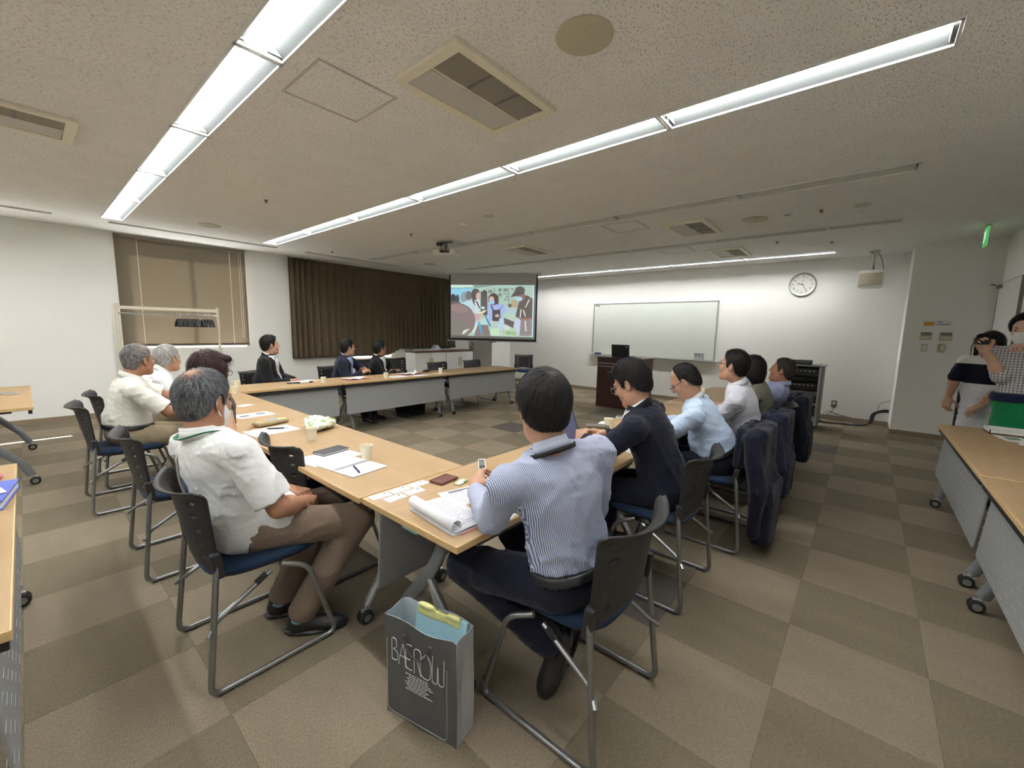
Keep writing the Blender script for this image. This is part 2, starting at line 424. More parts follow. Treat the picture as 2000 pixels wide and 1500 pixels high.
blind(-2.04, -0.245, 1.06, 'venetian blind closed over the window beside the spare table')

# ---------------------------------------------------------------- curtain
def make_curtain():
    nx, nz = 420, 26; x0, x1 = 3.42, 7.62
    v = []; f = []
    for j in range(nz+1):
        tz = j/nz
        for i in range(nx+1):
            u = i/nx; x = x0+(x1-x0)*u
            zb = 0.785+0.15*min(1, max(0, (x-5.55)/0.35))**1.5
            z = zb+(H-0.02-zb)*tz
            amp = 0.016+0.036*math.exp(-((u-0.05)/0.09)**2)+0.034*(1/(1+math.exp(-(u-0.60)*16)))
            ph = 2*math.pi*(u*30+0.9*math.sin(u*9)+0.35*math.sin(u*23))
            y = YW-0.085+amp*math.sin(ph)*(0.55+0.45*(1-tz)+0.2*math.sin(6*u))+0.010*math.sin(2*ph+tz*3)*(1-tz)
            y -= 0.10*max(0, (u-0.62)/0.38)*(1-tz)**2
            v.append((x+0.012*math.cos(ph)*(1-tz), y, z))
    for j in range(nz):
        for i in range(nx):
            a = j*(nx+1)+i; f.append((a, a+1, a+nx+2, a+nx+1))
    t = empty('curtain', (5.5, YW-0.1, 0.8)); inv = Vector((5.5, YW-0.1, 0.8))
    o = link('drape', from_py('drape', [Vector(p)-inv for p in v], f), 'curtain_cloth', t, True)
    md = o.modifiers.new('thick', 'SOLIDIFY'); md.thickness = 0.003
    MB().tube([(-2.1, 0.0, H-0.8-0.012), (2.15, 0.0, H-0.8-0.012)], 0.010, 8).build('rail', 'dull_white', t)
    tag(t, 'dark brown gathered curtain drawn across the wide window', 'curtain')
make_curtain()

# ================================================================ CEILING FITTINGS
mat('grille_slat', srgb(172, 166, 150), 0.6)
def cassette(cx, cy, label):
    t = empty('air_conditioner', (cx, cy, H)); w, d = 0.40, 0.25
    mb = MB()
    for s in (-1, 1):
        mb.box((s*(w-0.03), 0, -0.012), (0.06, 2*d, 0.026), None, 0.006).box((0, s*(d-0.025), -0.012), (2*w-0.1, 0.05, 0.026), None, 0.006)
    mb.box((0, 0.005, -0.008), (2*w-0.1, 0.012, 0.02)); mb.build('frame', 'cream_plastic', t)
    MB().box((0, 0.110, -0.010), (2*w-0.13, 0.19, 0.018), None, 0.004).build('panel', 'dull_white', t)
    MB().box((0, -0.110, -0.0015), (2*w-0.12, 0.21, 0.003)).build('filter', 'dark_slot', t)
    g = MB().box((0, 0, 0), (2*w-0.12, 0.004, 0.014)).mesh('slat'); setmat(g, 'grille_slat')
    for k in range(11):
        o = link('slat', g, None, t); o.location = (0, -0.205+k*0.0188, -0.012); o.rotation_euler = (R_(35), 0, 0)
    MB().box((-0.1, -0.11, -0.016), (0.012, 0.205, 0.008)).box((0.12, -0.11, -0.016), (0.012, 0.205, 0.008)).build('grille_bar', 'grille_grey', t)
    tag(t, label, 'air conditioner')
cassette(1.795, 1.81, 'cream ceiling air conditioner cassette between the two nearer lit light rows')
cassette(5.61, 1.82, 'ceiling air conditioner cassette between the two unlit light rows near a round speaker')
cassette(7.53, 1.84, 'ceiling air conditioner cassette beside the lit row along the whiteboard wall')
cassette(5.58, 4.46, 'ceiling air conditioner cassette beyond the hanging projector')
cassette(-0.04, 4.40, 'ceiling air conditioner cassette above the spare side tables')
def hatch(cx, cy, label):
    t = empty('access_hatch', (cx, cy, H)); mb = MB(); a = 0.23
    for s in (-1, 1): mb.box((s*(a-0.007), 0, -0.002), (0.014, 2*a, 0.006)).box((0, s*(a-0.007), -0.002), (2*a-0.028, 0.014, 0.006))
    mb.build('frame', 'dull_white', t); MB().box((0, 0, 0.0), (2*a-0.03, 2*a-0.03, 0.003)).build('lid', 'acoustic_board', t)
    tag(t, label, 'hatch')
hatch(1.30, 2.45, 'square ceiling access hatch between the two lit light rows')
hatch(5.05, 2.47, 'square ceiling access hatch beside an unlit light row')
hatch(6.94, 2.48, 'square ceiling access hatch by the row along the whiteboard wall')
def disc(nm, x, y, prof, m, label, cat, group=None, seg=32):
    o = MB().lathe(prof, (0, 0, 0), seg).build(nm, m, None, True); o.location = (x, y, H); tag(o, label, cat, group); return o
SP = [(0.13, 0.0), (0.13, -0.006), (0.122, -0.011), (0.02, -0.013), (0.0, -0.013)]
disc('ceiling_speaker', 1.76, 1.11, SP, 'beige_plastic', 'large round beige ceiling speaker beside the cream air conditioner', 'speaker', seg=48)
disc('ceiling_speaker', 1.76, 6.94, SP, 'beige_plastic', 'round ceiling speaker near the blind window', 'speaker')
disc('ceiling_speaker', 5.58, 1.13, SP, 'beige_plastic', 'round ceiling speaker between unlit light rows', 'speaker')
disc('ceiling_speaker', 5.62, 7.08, SP, 'beige_plastic', 'round ceiling speaker above the brown curtain', 'speaker')
def ring_spot(x, y):
    t = empty('downlight', (x, y, H)); MB().lathe([(0.055, 0), (0.055, -0.008), (0.04, -0.010), (0.036, -0.004)], seg=24, cap=False).build('ring', 'white_plastic', t, True)
    MB().lathe([(0.037, -0.004), (0.0, -0.002)], seg=20, cap=False).build('socket', 'grille_grey', t); tag(t, 'small white ringed downlight beside a ceiling speaker', 'downlight')
ring_spot(5.57, 0.81)
disc('sensor_disc', 5.60, 0.18, [(0.075, 0), (0.075, -0.006), (0.06, -0.012), (0.012, -0.013), (0.008, -0.07), (0, -0.072)], 'dull_white', 'flat white ceiling disc with a short stem', 'sensor')
disc('smoke_detector', 3.71, 4.01, [(0.05, 0), (0.05, -0.015), (0.035, -0.03), (0.0, -0.034)], 'cream_plastic', 'small cream smoke detector near the projector', 'smoke detector')
disc('ceiling_sensor', 3.67, 3.54, [(0.06, 0), (0.055, -0.008), (0, -0.010)], 'dull_white', 'flat round ceiling sensor beside the smoke detector', 'sensor')
for x, y, w in ((1.81, 5.05, 'above the table with the plastic bag'), (3.7, 5.08, 'beside the projector'), (3.7, 7.41, 'near the curtain top'), (5.58, 0.51, 'beside the ringed downlight'), (7.07, 1.12, 'near the whiteboard wall row'), (7.48, 0.52, 'in front of the wall clock')):
    disc('sprinkler', x, y, [(0.022, 0), (0.022, -0.004), (0.009, -0.006), (0.009, -0.022), (0.018, -0.026), (0.0, -0.028)], 'grille_grey', 'small sprinkler head '+w, 'sprinkler', seg=14)
for a, b, w in ((-0.7, 0.35, 'beside the spare tables'), (0.87, 2.95, 'in front of the blind'), (3.45, 5.40, 'in front of the curtain')):
    t = empty('linear_diffuser', ((a+b)/2, 7.88, H)); L = (b-a)
    MB().box((0, 0.028, -0.004), (L, 0.012, 0.012)).box((0, -0.028, -0.004), (L, 0.012, 0.012)).box((L/2, 0, -0.004), (0.012, 0.068, 0.012)).box((-L/2, 0, -0.004), (0.012, 0.068, 0.012)).build('frame', 'dull_white', t)
    MB().box((0, 0, -0.001), (L, 0.046, 0.002)).build('slot', 'grille_grey', t); tag(t, 'narrow ceiling air slot '+w, 'air vent')

def projector():
    t = empty('projector', (4.33, 5.06, H)); t.rotation_euler = (0, 0, R_(-61))
    MB().box((0, 0, -0.008), (0.16, 0.12, 0.016), None, 0.003).build('ceiling_plate', 'grille_grey', t)
    MB().tube([(0, 0, -0.01), (0, 0, -0.12)], 0.018, 10).tube([(-0.07, -0.06, -0.12), (0.07, 0.06, -0.12)], 0.008, 6).tube([(-0.07, 0.06, -0.12), (0.07, -0.06, -0.12)], 0.008, 6).build('mount', 'leg_grey', t)
    b = MB().box((0, 0, -0.175), (0.36, 0.27, 0.085), None, 0.022).build('body', 'white_plastic', t); shade(b)
    MB().lathe([(0.035, 0.13), (0.035, 0.15), (0.026, 0.152), (0.022, 0.142), (0, 0.14)], (0.09, 0, -0.175), 20, 'y').build('lens', 'lens_glass', t, True)
    MB().box((0.02, -0.136, -0.17), (0.16, 0.004, 0.045)).build('connector_panel', 'grille_grey', t)
    mb = MB()
    for k, x in enumerate((-0.03, 0.0, 0.035, 0.07)):
        mb.box((x, -0.145, -0.175), (0.022, 0.02, 0.014)).tube(fillet([(x, -0.15, -0.175), (x, -0.20, -0.17), (x*0.5, -0.17, -0.07), (0.0, -0.06, -0.03)], 0.05), 0.004, 6)
    mb.build('cables', 'black_plastic', t, True)
    MB().box((-0.10, -0.04, -0.045), (0.08, 0.05, 0.05), None, 0.01).build('receiver_box', 'black_plastic', t)
    mb = MB()
    for k in range(7): mb.box((-0.181, -0.07+k*0.022, -0.175), (0.004, 0.008, 0.05))
    mb.build('vent', 'grille_grey', t)
    tag(t, 'white projector hanging from the ceiling with black cables', 'projector')
projector()
# ================================================================ PROJECTION SCREEN
def paint_picture(nx, ny):
    """the projected picture of a market stall, in crop pixels 185..1755 x 340..1290"""
    X, Yp = np.meshgrid(np.linspace(185, 1755, nx), np.linspace(1290, 340, ny))
    img = np.zeros((ny, nx, 3)); img[:] = srgb(176, 208, 196)
    def put(mask, c): img[mask] = srgb(*c)
    def ell(cx, cy, rx, ry, c, rot=0):
        a = R_(rot); dx, dy = X-cx, Yp-cy; u = dx*math.cos(a)+dy*math.sin(a); v = -dx*math.sin(a)+dy*math.cos(a)
        put((u/rx)**2+(v/ry)**2 < 1, c)
    def poly(pts, c):
        m = np.zeros(X.shape, bool); n = len(pts)
        for i in range(n):
            (x1, y1), (x2, y2) = pts[i], pts[(i+1) % n]
            if y1 == y2: continue
            cond = ((y1 > Yp) != (y2 > Yp)) & (X < (x2-x1)*(Yp-y1)/(y2-y1)+x1); m ^= cond
        put(m, c)
    poly([(185, 340), (600, 340), (620, 400), (185, 410)], (205, 236, 228)); poly([(185, 405), (600, 395), (600, 640), (185, 640)], (150, 210, 236))
    poly([(185, 395), (620, 385), (620, 402), (185, 412)], (140, 170, 168)); poly([(600, 340), (1060, 345), (700, 395), (640, 395)], (138, 160, 148))
    poly([(860, 390), (1730, 350), (1730, 700), (860, 740)], (172, 200, 188)); poly([(1010, 395), (1022, 395), (1028, 700), (1016, 700)], (128, 150, 146))
    for x, y, w, h in ((1090, 400, 60, 60), (1180, 400, 90, 60), (1090, 490, 60, 60), (1185, 490, 70, 20), (900, 430, 80, 60), (1230, 540, 40, 30), (1200, 590, 30, 30), (1250, 590, 20, 30), (1330, 400, 40, 30)):
        poly([(x, y), (x+w, y), (x+w, y+h), (x, y+h)], (134, 146, 142))
    poly([(1270, 400), (1285, 400), (1300, 690), (1285, 690)], (120, 140, 140))
    ell(230, 610, 60, 100, (74, 78, 86)); ell(310, 600, 35, 80, (80, 84, 92)); poly([(185, 640), (360, 650), (400, 740), (185, 760)], (110, 104, 104))
    ell(470, 570, 100, 105, (150, 164, 172)); ell(530, 540, 60, 90, (120, 122, 126)); poly([(760, 460), (880, 450), (890, 900), (760, 900)], (104, 100, 100)); ell(830, 500, 45, 70, (96, 92, 92))
    poly([(360, 690), (540, 610), (740, 700), (760, 870), (640, 900), (560, 830)], (196, 214, 222)); poly([(370, 690), (520, 640), (600, 800), (560, 830)], (180, 222, 238))
    ell(660, 520, 85, 115, (106, 94, 92)); poly([(590, 520), (700, 520), (680, 800), (600, 640)], (104, 92, 90)); ell(710, 550, 45, 75, (206, 184, 172))
    poly([(640, 620), (740, 600), (760, 840), (660, 850)], (208, 220, 226)); poly([(660, 640), (690, 640), (750, 760), (735, 780)], (60, 66, 74)); poly([(770, 740), (835, 745), (832, 785), (770, 775)], (214, 244, 238))
    poly([(640, 870), (800, 870), (860, 820), (870, 800), (830, 800), (740, 850)], (220, 226, 196)); poly([(640, 960), (780, 870), (820, 890), (700, 1040)], (216, 190, 176))
    poly([(600, 860), (760, 880), (720, 1000), (640, 990)], (196, 176, 176)); poly([(740, 1000), (840, 930), (900, 1060), (800, 1110)], (190, 214, 214))
    poly([(820, 890), (860, 910), (960, 1080), (940, 1120)], (76, 150, 208)); poly([(705, 1030), (750, 1040), (805, 1260), (780, 1260)], (96, 176, 226))
    poly([(690, 1080), (900, 1080), (960, 1290), (640, 1290)], (136, 128, 124)); poly([(620, 1060), (690, 990), (700, 1110), (640, 1240), (600, 1230)], (206, 224, 236))
    poly([(705, 1030), (750, 1040), (805, 1260), (780, 1260)], (96, 176, 226))
    poly([(890, 720), (960, 660), (1180, 680), (1240, 780), (1180, 900), (1130, 960), (990, 1010), (920, 1010)], (168, 186, 234))
    poly([(980, 800), (1130, 790), (1140, 950), (1100, 1010), (980, 1000)], (92, 86, 88)); poly([(940, 690), (965, 690), (1010, 800), (985, 810)], (80, 80, 90)); poly([(1190, 700), (1180, 720), (1120, 800), (1110, 790)], (80, 80, 90))
    ell(1000, 600, 100, 108, (96, 80, 78)); poly([(920, 620), (1000, 700), (1100, 690), (1090, 560)], (98, 82, 80)); ell(965, 610, 50, 62, (214, 186, 174)); ell(972, 658, 52, 42, (160, 206, 238))
    ell(1075, 905, 42, 28, (206, 182, 172)); poly([(950, 1000), (990, 1000), (1030, 1120), (980, 1110)], (222, 204, 196))
    poly([(980, 1020), (1450, 1000), (1500, 1270), (950, 1270)], (182, 204, 196)); poly([(950, 1150), (1110, 1130), (1120, 1270), (950, 1270)], (196, 226, 190)); poly([(1190, 1170), (1420, 1120), (1480, 1270), (1190, 1270)], (178, 206, 172))
    poly([(1120, 950), (1210, 960), (1190, 1060), (1150, 1210), (1090, 1100)], (186, 208, 238)); ell(1260, 1110, 70, 60, (206, 216, 214)); ell(1300, 1220, 60, 30, (146, 184, 150)); ell(1390, 1230, 50, 30, (160, 190, 150)); poly([(1130, 1215), (1180, 1210), (1180, 1270), (1130, 1270)], (214, 190, 200))
    poly([(1290, 870), (1400, 890), (1380, 1000), (1280, 990)], (190, 204, 190)); poly([(1200, 940), (1400, 1010), (1380, 1130), (1210, 1050)], (110, 100, 98)); poly([(1230, 740), (1440, 740), (1420, 870), (1240, 840)], (178, 200, 208)); poly([(1335, 605), (1460, 610), (1450, 750), (1335, 745)], (182, 170, 140)); ell(1310, 715, 35, 35, (120, 104, 98))
    poly([(1480, 620), (1560, 520), (1640, 530), (1730, 590), (1730, 1270), (1500, 1270), (1490, 1000), (1420, 900)], (108, 100, 96)); poly([(1500, 980), (1730, 960), (1730, 1270), (1500, 1270)], (146, 140, 138)); poly([(1400, 960), (1720, 930), (1720, 970), (1420, 990)], (162, 122, 114))
    ell(1520, 540, 70, 90, (150, 116, 104)); ell(1490, 440, 95, 78, (104, 98, 96)); poly([(1320, 560), (1400, 440), (1560, 470), (1480, 530)], (98, 92, 92)); ell(1480, 590, 58, 40, (176, 214, 240))
    poly([(1655, 600), (1680, 600), (1610, 740), (1590, 740)], (214, 218, 222)); poly([(1510, 780), (1530, 780), (1512, 940), (1496, 940)], (224, 228, 232)); poly([(1550, 790), (1575, 790), (1610, 900), (1595, 920)], (214, 218, 222)); poly([(1590, 985), (1612, 985), (1632, 1180), (1608, 1180)], (220, 222, 224))
    poly([(1400, 990), (1460, 930), (1520, 990), (1500, 1260), (1480, 1260), (1400, 1100)], (196, 206, 232)); poly([(1735, 345), (1755, 345), (1750, 1290), (1730, 1290)], (190, 214, 244))
    ell(330, 1010, 330, 330, (146, 132, 132)); poly([(185, 1000), (420, 1030), (600, 1130), (520, 1290), (185, 1290)], (138, 134, 130)); ell(330, 780, 190, 70, (160, 140, 140), 12)
    st = ((np.sin(X*0.06+Yp*0.16)) > 0.55) & (((X-330)/330)**2+((Yp-1010)/330)**2 < 0.97); img[st] *= 0.86
    poly([(400, 1255), (440, 1190), (560, 1150), (440, 1255)], (228, 236, 228)); ell(570, 1245, 30, 14, (200, 176, 164))
    n = rng.normal(1, 0.035, X.shape)[..., None]; return np.clip(img*n, 0, 1)
def screen():
    a, b = Vector((6.80, 7.84, 0)), Vector((7.93, 6.01, 0)); e = b-a; W = e.length; rz = math.atan2(e.y, e.x)
    t = empty('projection_screen', (a+b)/2, rz); t.location.z = 1.15
    zt = H-1.15; S = W/(1815-150)
    px = lambda x: (x-982.5)*S
    pz = lambda y: zt-(y-130)*(zt/(1390-130))
    MB().span((px(150), -0.002, pz(1375)), (px(1815), 0.002, zt-0.03)).build('border', 'black_screen_border', t)
    MB().span((px(178), -0.004, pz(1335)), (px(1788), -0.0022, zt-0.03)).build('fabric', 'screen_fabric', t)
    nx, ny = 260, 156; img = paint_picture(nx, ny); v = []; f = []
    for j in range(ny):
        for i in range(nx): v.append((px(185+1570*i/(nx-1)), -0.006, pz(1290-950*j/(ny-1))))
    for j in range(ny-1):
        for i in range(nx-1): k = j*nx+i; f.append((k, k+1, k+nx+1, k+nx))
    me = from_py('projected_picture', v, f); at = me.color_attributes.new('Col', 'FLOAT_COLOR', 'POINT')
    at.data.foreach_set('color', np.c_[img.reshape(-1, 3), np.ones(nx*ny)].astype(np.float32).ravel())
    p = link('projected_picture', me, 'projected_picture', t); p['label'] = 'projected picture of shoppers at a market stall'
    MB().box((0, 0, pz(1382)), (W+0.08, 0.03, 0.022), None, 0.006).build('bottom_bar', 'alu', t)
    MB().box((0.02, 0.0, pz(1398)), (0.16, 0.02, 0.016), None, 0.004).build('pull_handle', 'black_plastic', t)
    MB().box((0, 0, zt-0.018), (W+0.16, 0.09, 0.035), None, 0.006).build('casing', 'dull_white', t)
    tag(t, 'pull-down projection screen with a black border across the corner', 'screen')
mat('black_screen_border', (0.012, 0.011, 0.011), 0.6)
mat('screen_fabric', srgb(196, 196, 198), 0.9, 0, 0.01)
attr_mat('projected_picture', 'Col', 0.9, 0.30)
screen()

# ================================================================ WHITEBOARD WALL
def whiteboard():
    t = empty('whiteboard', (XW, 3.725, 0.89)); hw, hh = 1.40, 1.22
    MB().box((-0.012, 0, hh/2), (0.014, 2*hw-0.02, hh-0.02)).build('panel', 'whiteboard_face', t)
    mb = MB()
    for s in (-1, 1): mb.box((-0.013, s*(hw-0.012), hh/2), (0.024, 0.024, hh), None, 0.003)
    for z in (0.012, hh-0.012): mb.box((-0.013, 0, z), (0.024, 2*hw, 0.024), None, 0.003)
    mb.build('frame', 'alu', t)
    MB().span((-0.085, -hw-0.06, -0.016), (-0.012, hw+0.06, -0.004)).span((-0.085, -hw-0.06, -0.016), (-0.079, hw+0.06, 0.006)).build('pen_tray', 'white_metal', t)
    MB().box((-0.021, hw-0.09, hh-0.05), (0.002, 0.12, 0.018)).box((-0.021, hw-0.135, hh-0.07), (0.002, 0.02, 0.03)).build('maker_label', 'ink_soft', t)
    tag(t, 'wide framed whiteboard with pen tray on the white wall', 'whiteboard')
    e = MB().box((XW-0.05, 4.95, 0.919), (0.05, 0.15, 0.045), None, 0.008).build('eraser_felt', 'navy_felt'); e.name = 'board_eraser'; shade(e)
    tag(e, 'blue board eraser on the whiteboard tray', 'eraser')
    h = empty('marker_holder', (XW-0.05, 2.62, 0.886))
    MB().box((0, 0, 0.045), (0.05, 0.17, 0.09), None, 0.004).build('cup', 'clear_film', h)
    for k, (y, m_) in enumerate(((-0.06, 'ink'), (-0.03, 'navy_felt'), (0.0, 'rubber'), (0.03, 'ink'), (0.06, 'rubber'))):
        MB().tube([(0.0, y, 0.006), (0.004, y+0.01*(k-2), 0.13)], 0.008, 8).tube([(0.004, y+0.01*(k-2), 0.13), (0.005, y+0.012*(k-2), 0.155)], 0.010, 8).build('marker', m_, h, True)
    tag(h, 'clear holder of board markers on the whiteboard', 'marker holder')
mat('whiteboard_face', srgb(218, 222, 216), 0.18, 0, 0.01, 10); mat('navy_felt', srgb(52, 54, 110), 0.8)
whiteboard()
def clock():
    t = empty('wall_clock', (XW, 0.98, 2.345)); r = 0.205
    MB().lathe([(r, -0.0), (r, -0.03), (r-0.012, -0.042), (r-0.028, -0.036), (r-0.030, -0.02)], (0, 0, 0), 56, 'x', False).build('rim', 'alu', t, True)
    MB().lathe([(r-0.01, -0.004), (r-0.01, -0.018), (0.0, -0.0182)], (0, 0, 0), 48, 'x').build('dial', 'white_plastic', t)
    for k in range(1, 13):
        a = R_(90-30*k); me = text_mesh(str(k), 0.048); o = link('numeral', me, 'rubber', t)
        o.rotation_euler = (R_(90), 0, R_(-90)); o.location = (-0.021, -0.137*math.cos(a), 0.137*math.sin(a)-0.0)
    mb = MB()
    for k in range(60):
        a = R_(6*k); L = 0.012 if k % 5 == 0 else 0.006; q = Matrix.Rotation(a, 3, 'X')
        p = q @ Vector((0, 0, 0.170)); mb.box((-0.0195, p.y, p.z), (0.002, 0.0035 if k % 5 == 0 else 0.0015, L), q)
    mb.build('minute_marks', 'rubber', t)
    def hand(nm, deg, L, w):
        q = Matrix.Rotation(R_(deg), 3, 'X'); p = q @ Vector((0, 0, L/2-0.015)); MB().box((-0.025, p.y, p.z), (0.003, w, L), q).build(nm, 'rubber', t)
    hand('hour_hand', 282.5, 0.10, 0.010); hand('minute_hand', 150, 0.15, 0.007)
    MB().lathe([(0.008, -0.022), (0.008, -0.03), (0, -0.031)], (0, 0, 0), 14, 'x').build('hub', 'rubber', t)
    me = text_mesh('SEIKO', 0.018); o = link('maker_name', me, 'ink_soft', t); o.rotation_euler = (R_(90), 0, R_(-90)); o.location = (-0.021, 0, 0.06)
    tag(t, 'round silver-rimmed wall clock showing nine twenty-five', 'clock')
clock()
def wall_speaker():
    t = empty('wall_speaker', (8.62, 0.05, H)); t.rotation_euler = (0, 0, R_(-8))
    MB().tube([(0, 0, 0), (0, 0, -0.02)], 0.07, 14).tube([(0, 0, 0), (0, 0, -0.17)], 0.022, 10).tube([(0, 0, -0.17), (0, 0, -0.22)], 0.03, 10).tube([(-0.06, 0, -0.02), (0.0, 0.0, -0.05)], 0.012).tube([(0.0, 0.06, -0.02), (0.0, 0.0, -0.05)], 0.012).build('ceiling_bracket', 'dull_white', t, True)
    MB().tube([(0, 0, -0.22), (0.01, -0.01, -0.30)], 0.012, 8).box((0, 0, -0.295), (0.10, 0.08, 0.02)).build('tilt_joint', 'grille_grey', t)
    pr = [(-0.16, -0.105), (-0.16, 0.115), (-0.15, 0.135), (0.15, 0.135), (0.16, 0.115), (0.16, -0.105), (0.15, -0.125), (-0.15, -0.125)]
    b = MB(); b.prism(pr, -0.09, 0.12, lambda p: (p[2]*(1) , p[0]*(1-0.25*(p[2]+0.09)/0.21), p[1]-0.43)); shade(b.build('cabinet', 'white_plastic', t), 30)
    MB().box((-0.094, 0.0, -0.43), (0.01, 0.285, 0.185), None, 0.004).build('grille', 'beige_plastic', t)
    MB().lathe([(0.07, -0.106), (0.062, -0.098), (0.0, -0.099)], (0, 0.0, -0.43), 24, 'x').build('cone', 'beige_plastic', t, True)
    MB().box((-0.101, -0.11, -0.43), (0.004, 0.02, 0.008)).build('badge', 'white_metal', t)
    MB().tube(fillet([(0.03, -0.02, 0), (0.05, -0.08, -0.1), (0.10, -0.12, -0.30)], 0.1), 0.005, 6).build('cable', 'grille_grey', t)
    tag(t, 'beige loudspeaker hung by a bracket near the wall clock', 'speaker')
wall_speaker()
def wall_plates():
    X = 8.40
    t = empty('switch_notice', (X, -0.725, 1.655)); MB().box((-0.002, 0, 0), (0.004, 0.29, 0.075)).build('sheet', 'paper', t)
    MB().box((-0.0046, 0.085, -0.004), (0.001, 0.105, 0.055)).build('yellow_picture', 'amber', t)
    MB().box((-0.0046, -0.02, 0.018), (0.001, 0.045, 0.010)).box((-0.0046, -0.055, -0.016), (0.001, 0.125, 0.008)).build('print', 'ink', t)
    tag(t, 'small paper notice with a yellow picture above the wall controllers', 'notice')
    for k, y in enumerate((-0.625, -0.825)):
        t = empty('wall_controller', (X, y, 1.475)); MB().box((-0.009, 0, 0), (0.018, 0.125, 0.115), None, 0.004).build('case', 'beige_plastic', t)
        MB().box((-0.0185, 0, 0.03), (0.002, 0.105, 0.045)).build('display', 'lcd_grey', t)
        MB().box((-0.019, 0, -0.02), (0.002, 0.10, 0.01)).build('cover_seam', 'cream_plastic', t)
        tag(t, 'beige wall controller with a grey display, above the %s' % ('pale protruding switch' if k == 0 else 'beige narrow-rocker switch'), 'controller', 'wall controllers on the pier')
    t = empty('light_switch', (X, -0.625, 1.31)); MB().box((-0.006, 0, 0), (0.012, 0.07, 0.115), None, 0.003).build('plate', 'dull_white', t); MB().box((-0.014, 0, 0), (0.006, 0.035, 0.065), None, 0.002).build('rocker', 'white_plastic', t)
    tag(t, 'pale wall switch with a protruding rocker', 'switch')
    t = empty('light_switch', (X, -0.795, 1.31)); MB().box((-0.006, 0, 0), (0.012, 0.07, 0.115), None, 0.003).build('plate', 'beige_plastic', t); MB().box((-0.013, -0.008, 0), (0.004, 0.022, 0.06), None, 0.002).build('rocker', 'cream_plastic', t)
    tag(t, 'beige wall switch plate with a narrow rocker', 'switch')
    t = empty('exit_sign', (7.40, -0.93, H)); t.rotation_euler = (0, 0, R_(-1))
    MB().box((0, 0, -0.01), (0.20, 0.05, 0.02), None, 0.004).build('mount', 'dull_white', t)
    MB().box((0, 0, -0.13), (0.21, 0.018, 0.21), None, 0.003).build('lamp_box', 'exit_green', t)
    for s in (-1, 1): MB().box((0.04, s*0.0095, -0.13), (0.07, 0.001, 0.13)).box((-0.05, s*0.0095, -0.12), (0.02, 0.001, 0.09)).box((-0.05, s*0.0095, -0.065), (0.022, 0.001, 0.022)).build('pictogram', 'exit_white', t)
    tag(t, 'green lit exit sign hanging from the ceiling near the pier', 'exit sign')
    t = empty('power_outlet', (XW, 0.34, 0.28)); MB().box((-0.004, 0, 0), (0.008, 0.075, 0.12), None, 0.002).build('plate', 'grille_grey', t); MB().box((-0.012, 0, 0.012), (0.014, 0.035, 0.045), None, 0.002).build('socket', 'white_plastic', t)
    MB().box((-0.025, 0, -0.02), (0.03, 0.026, 0.026), None, 0.003).tube(fillet([(-0.03, 0, -0.03), (-0.035, 0.0, -0.12), (-0.04, 0.07, -0.19), (-0.05, 0.14, -0.25)], 0.05), 0.005, 6).build('plug', 'grey_plastic', t, True)
    tag(t, 'metal wall outlet with a plugged grey cord', 'outlet')
    t = empty('cable_bundle', (8.95, -0.10, 0)); mb = MB()
    for k in range(5):
        z = 0.012+0.008*(k % 2); y = 0.008*k
        mb.tube(fillet([(-0.42-0.02*k, 0.72, 0.10+0.02*k), (-0.36, 0.52+0.03*k, z), (-0.22-y, 0.10, z), (-0.12-y, -0.02, z), (-0.03, -0.09+0.01*k, 0.05), (0.02, -0.11+0.012*k, 0.20), (0.03, -0.20, 0.235+0.01*k), (0.06, -0.27, 0.235+0.01*k)], 0.06), 0.0065, 6)
    mb.build('main_cables', 'black_plastic', t, True)
    mb = MB()
    for k in range(4):
        mb.tube(fillet([(-0.40, 0.62-0.03*k, 0.06+0.03*k), (-0.30, 0.50-0.05*k, 0.22-0.03*k), (-0.20, 0.36-0.06*k, 0.14), (-0.26, 0.30-0.05*k, 0.02), (-0.30, 0.12, 0.02)], 0.08), 0.005, 6)
    mb.tube(fillet([(0.02, -0.12, 0.2), (0.03, -0.15, 0.38), (0.06, -0.27, 0.43)], 0.08), 0.004, 6)
    mb.build('loose_cables', 'grille_grey', t, True)
    tag(t, 'tangle of black and grey cables along the baseboard by the rack', 'cables')
mat('amber', srgb(222, 170, 52), 0.6); mat('lcd_grey', srgb(120, 126, 124), 0.3); emit('exit_green', srgb(96, 190, 110), 0.3); emit('exit_white', srgb(200, 240, 205), 0.4)
wall_plates()

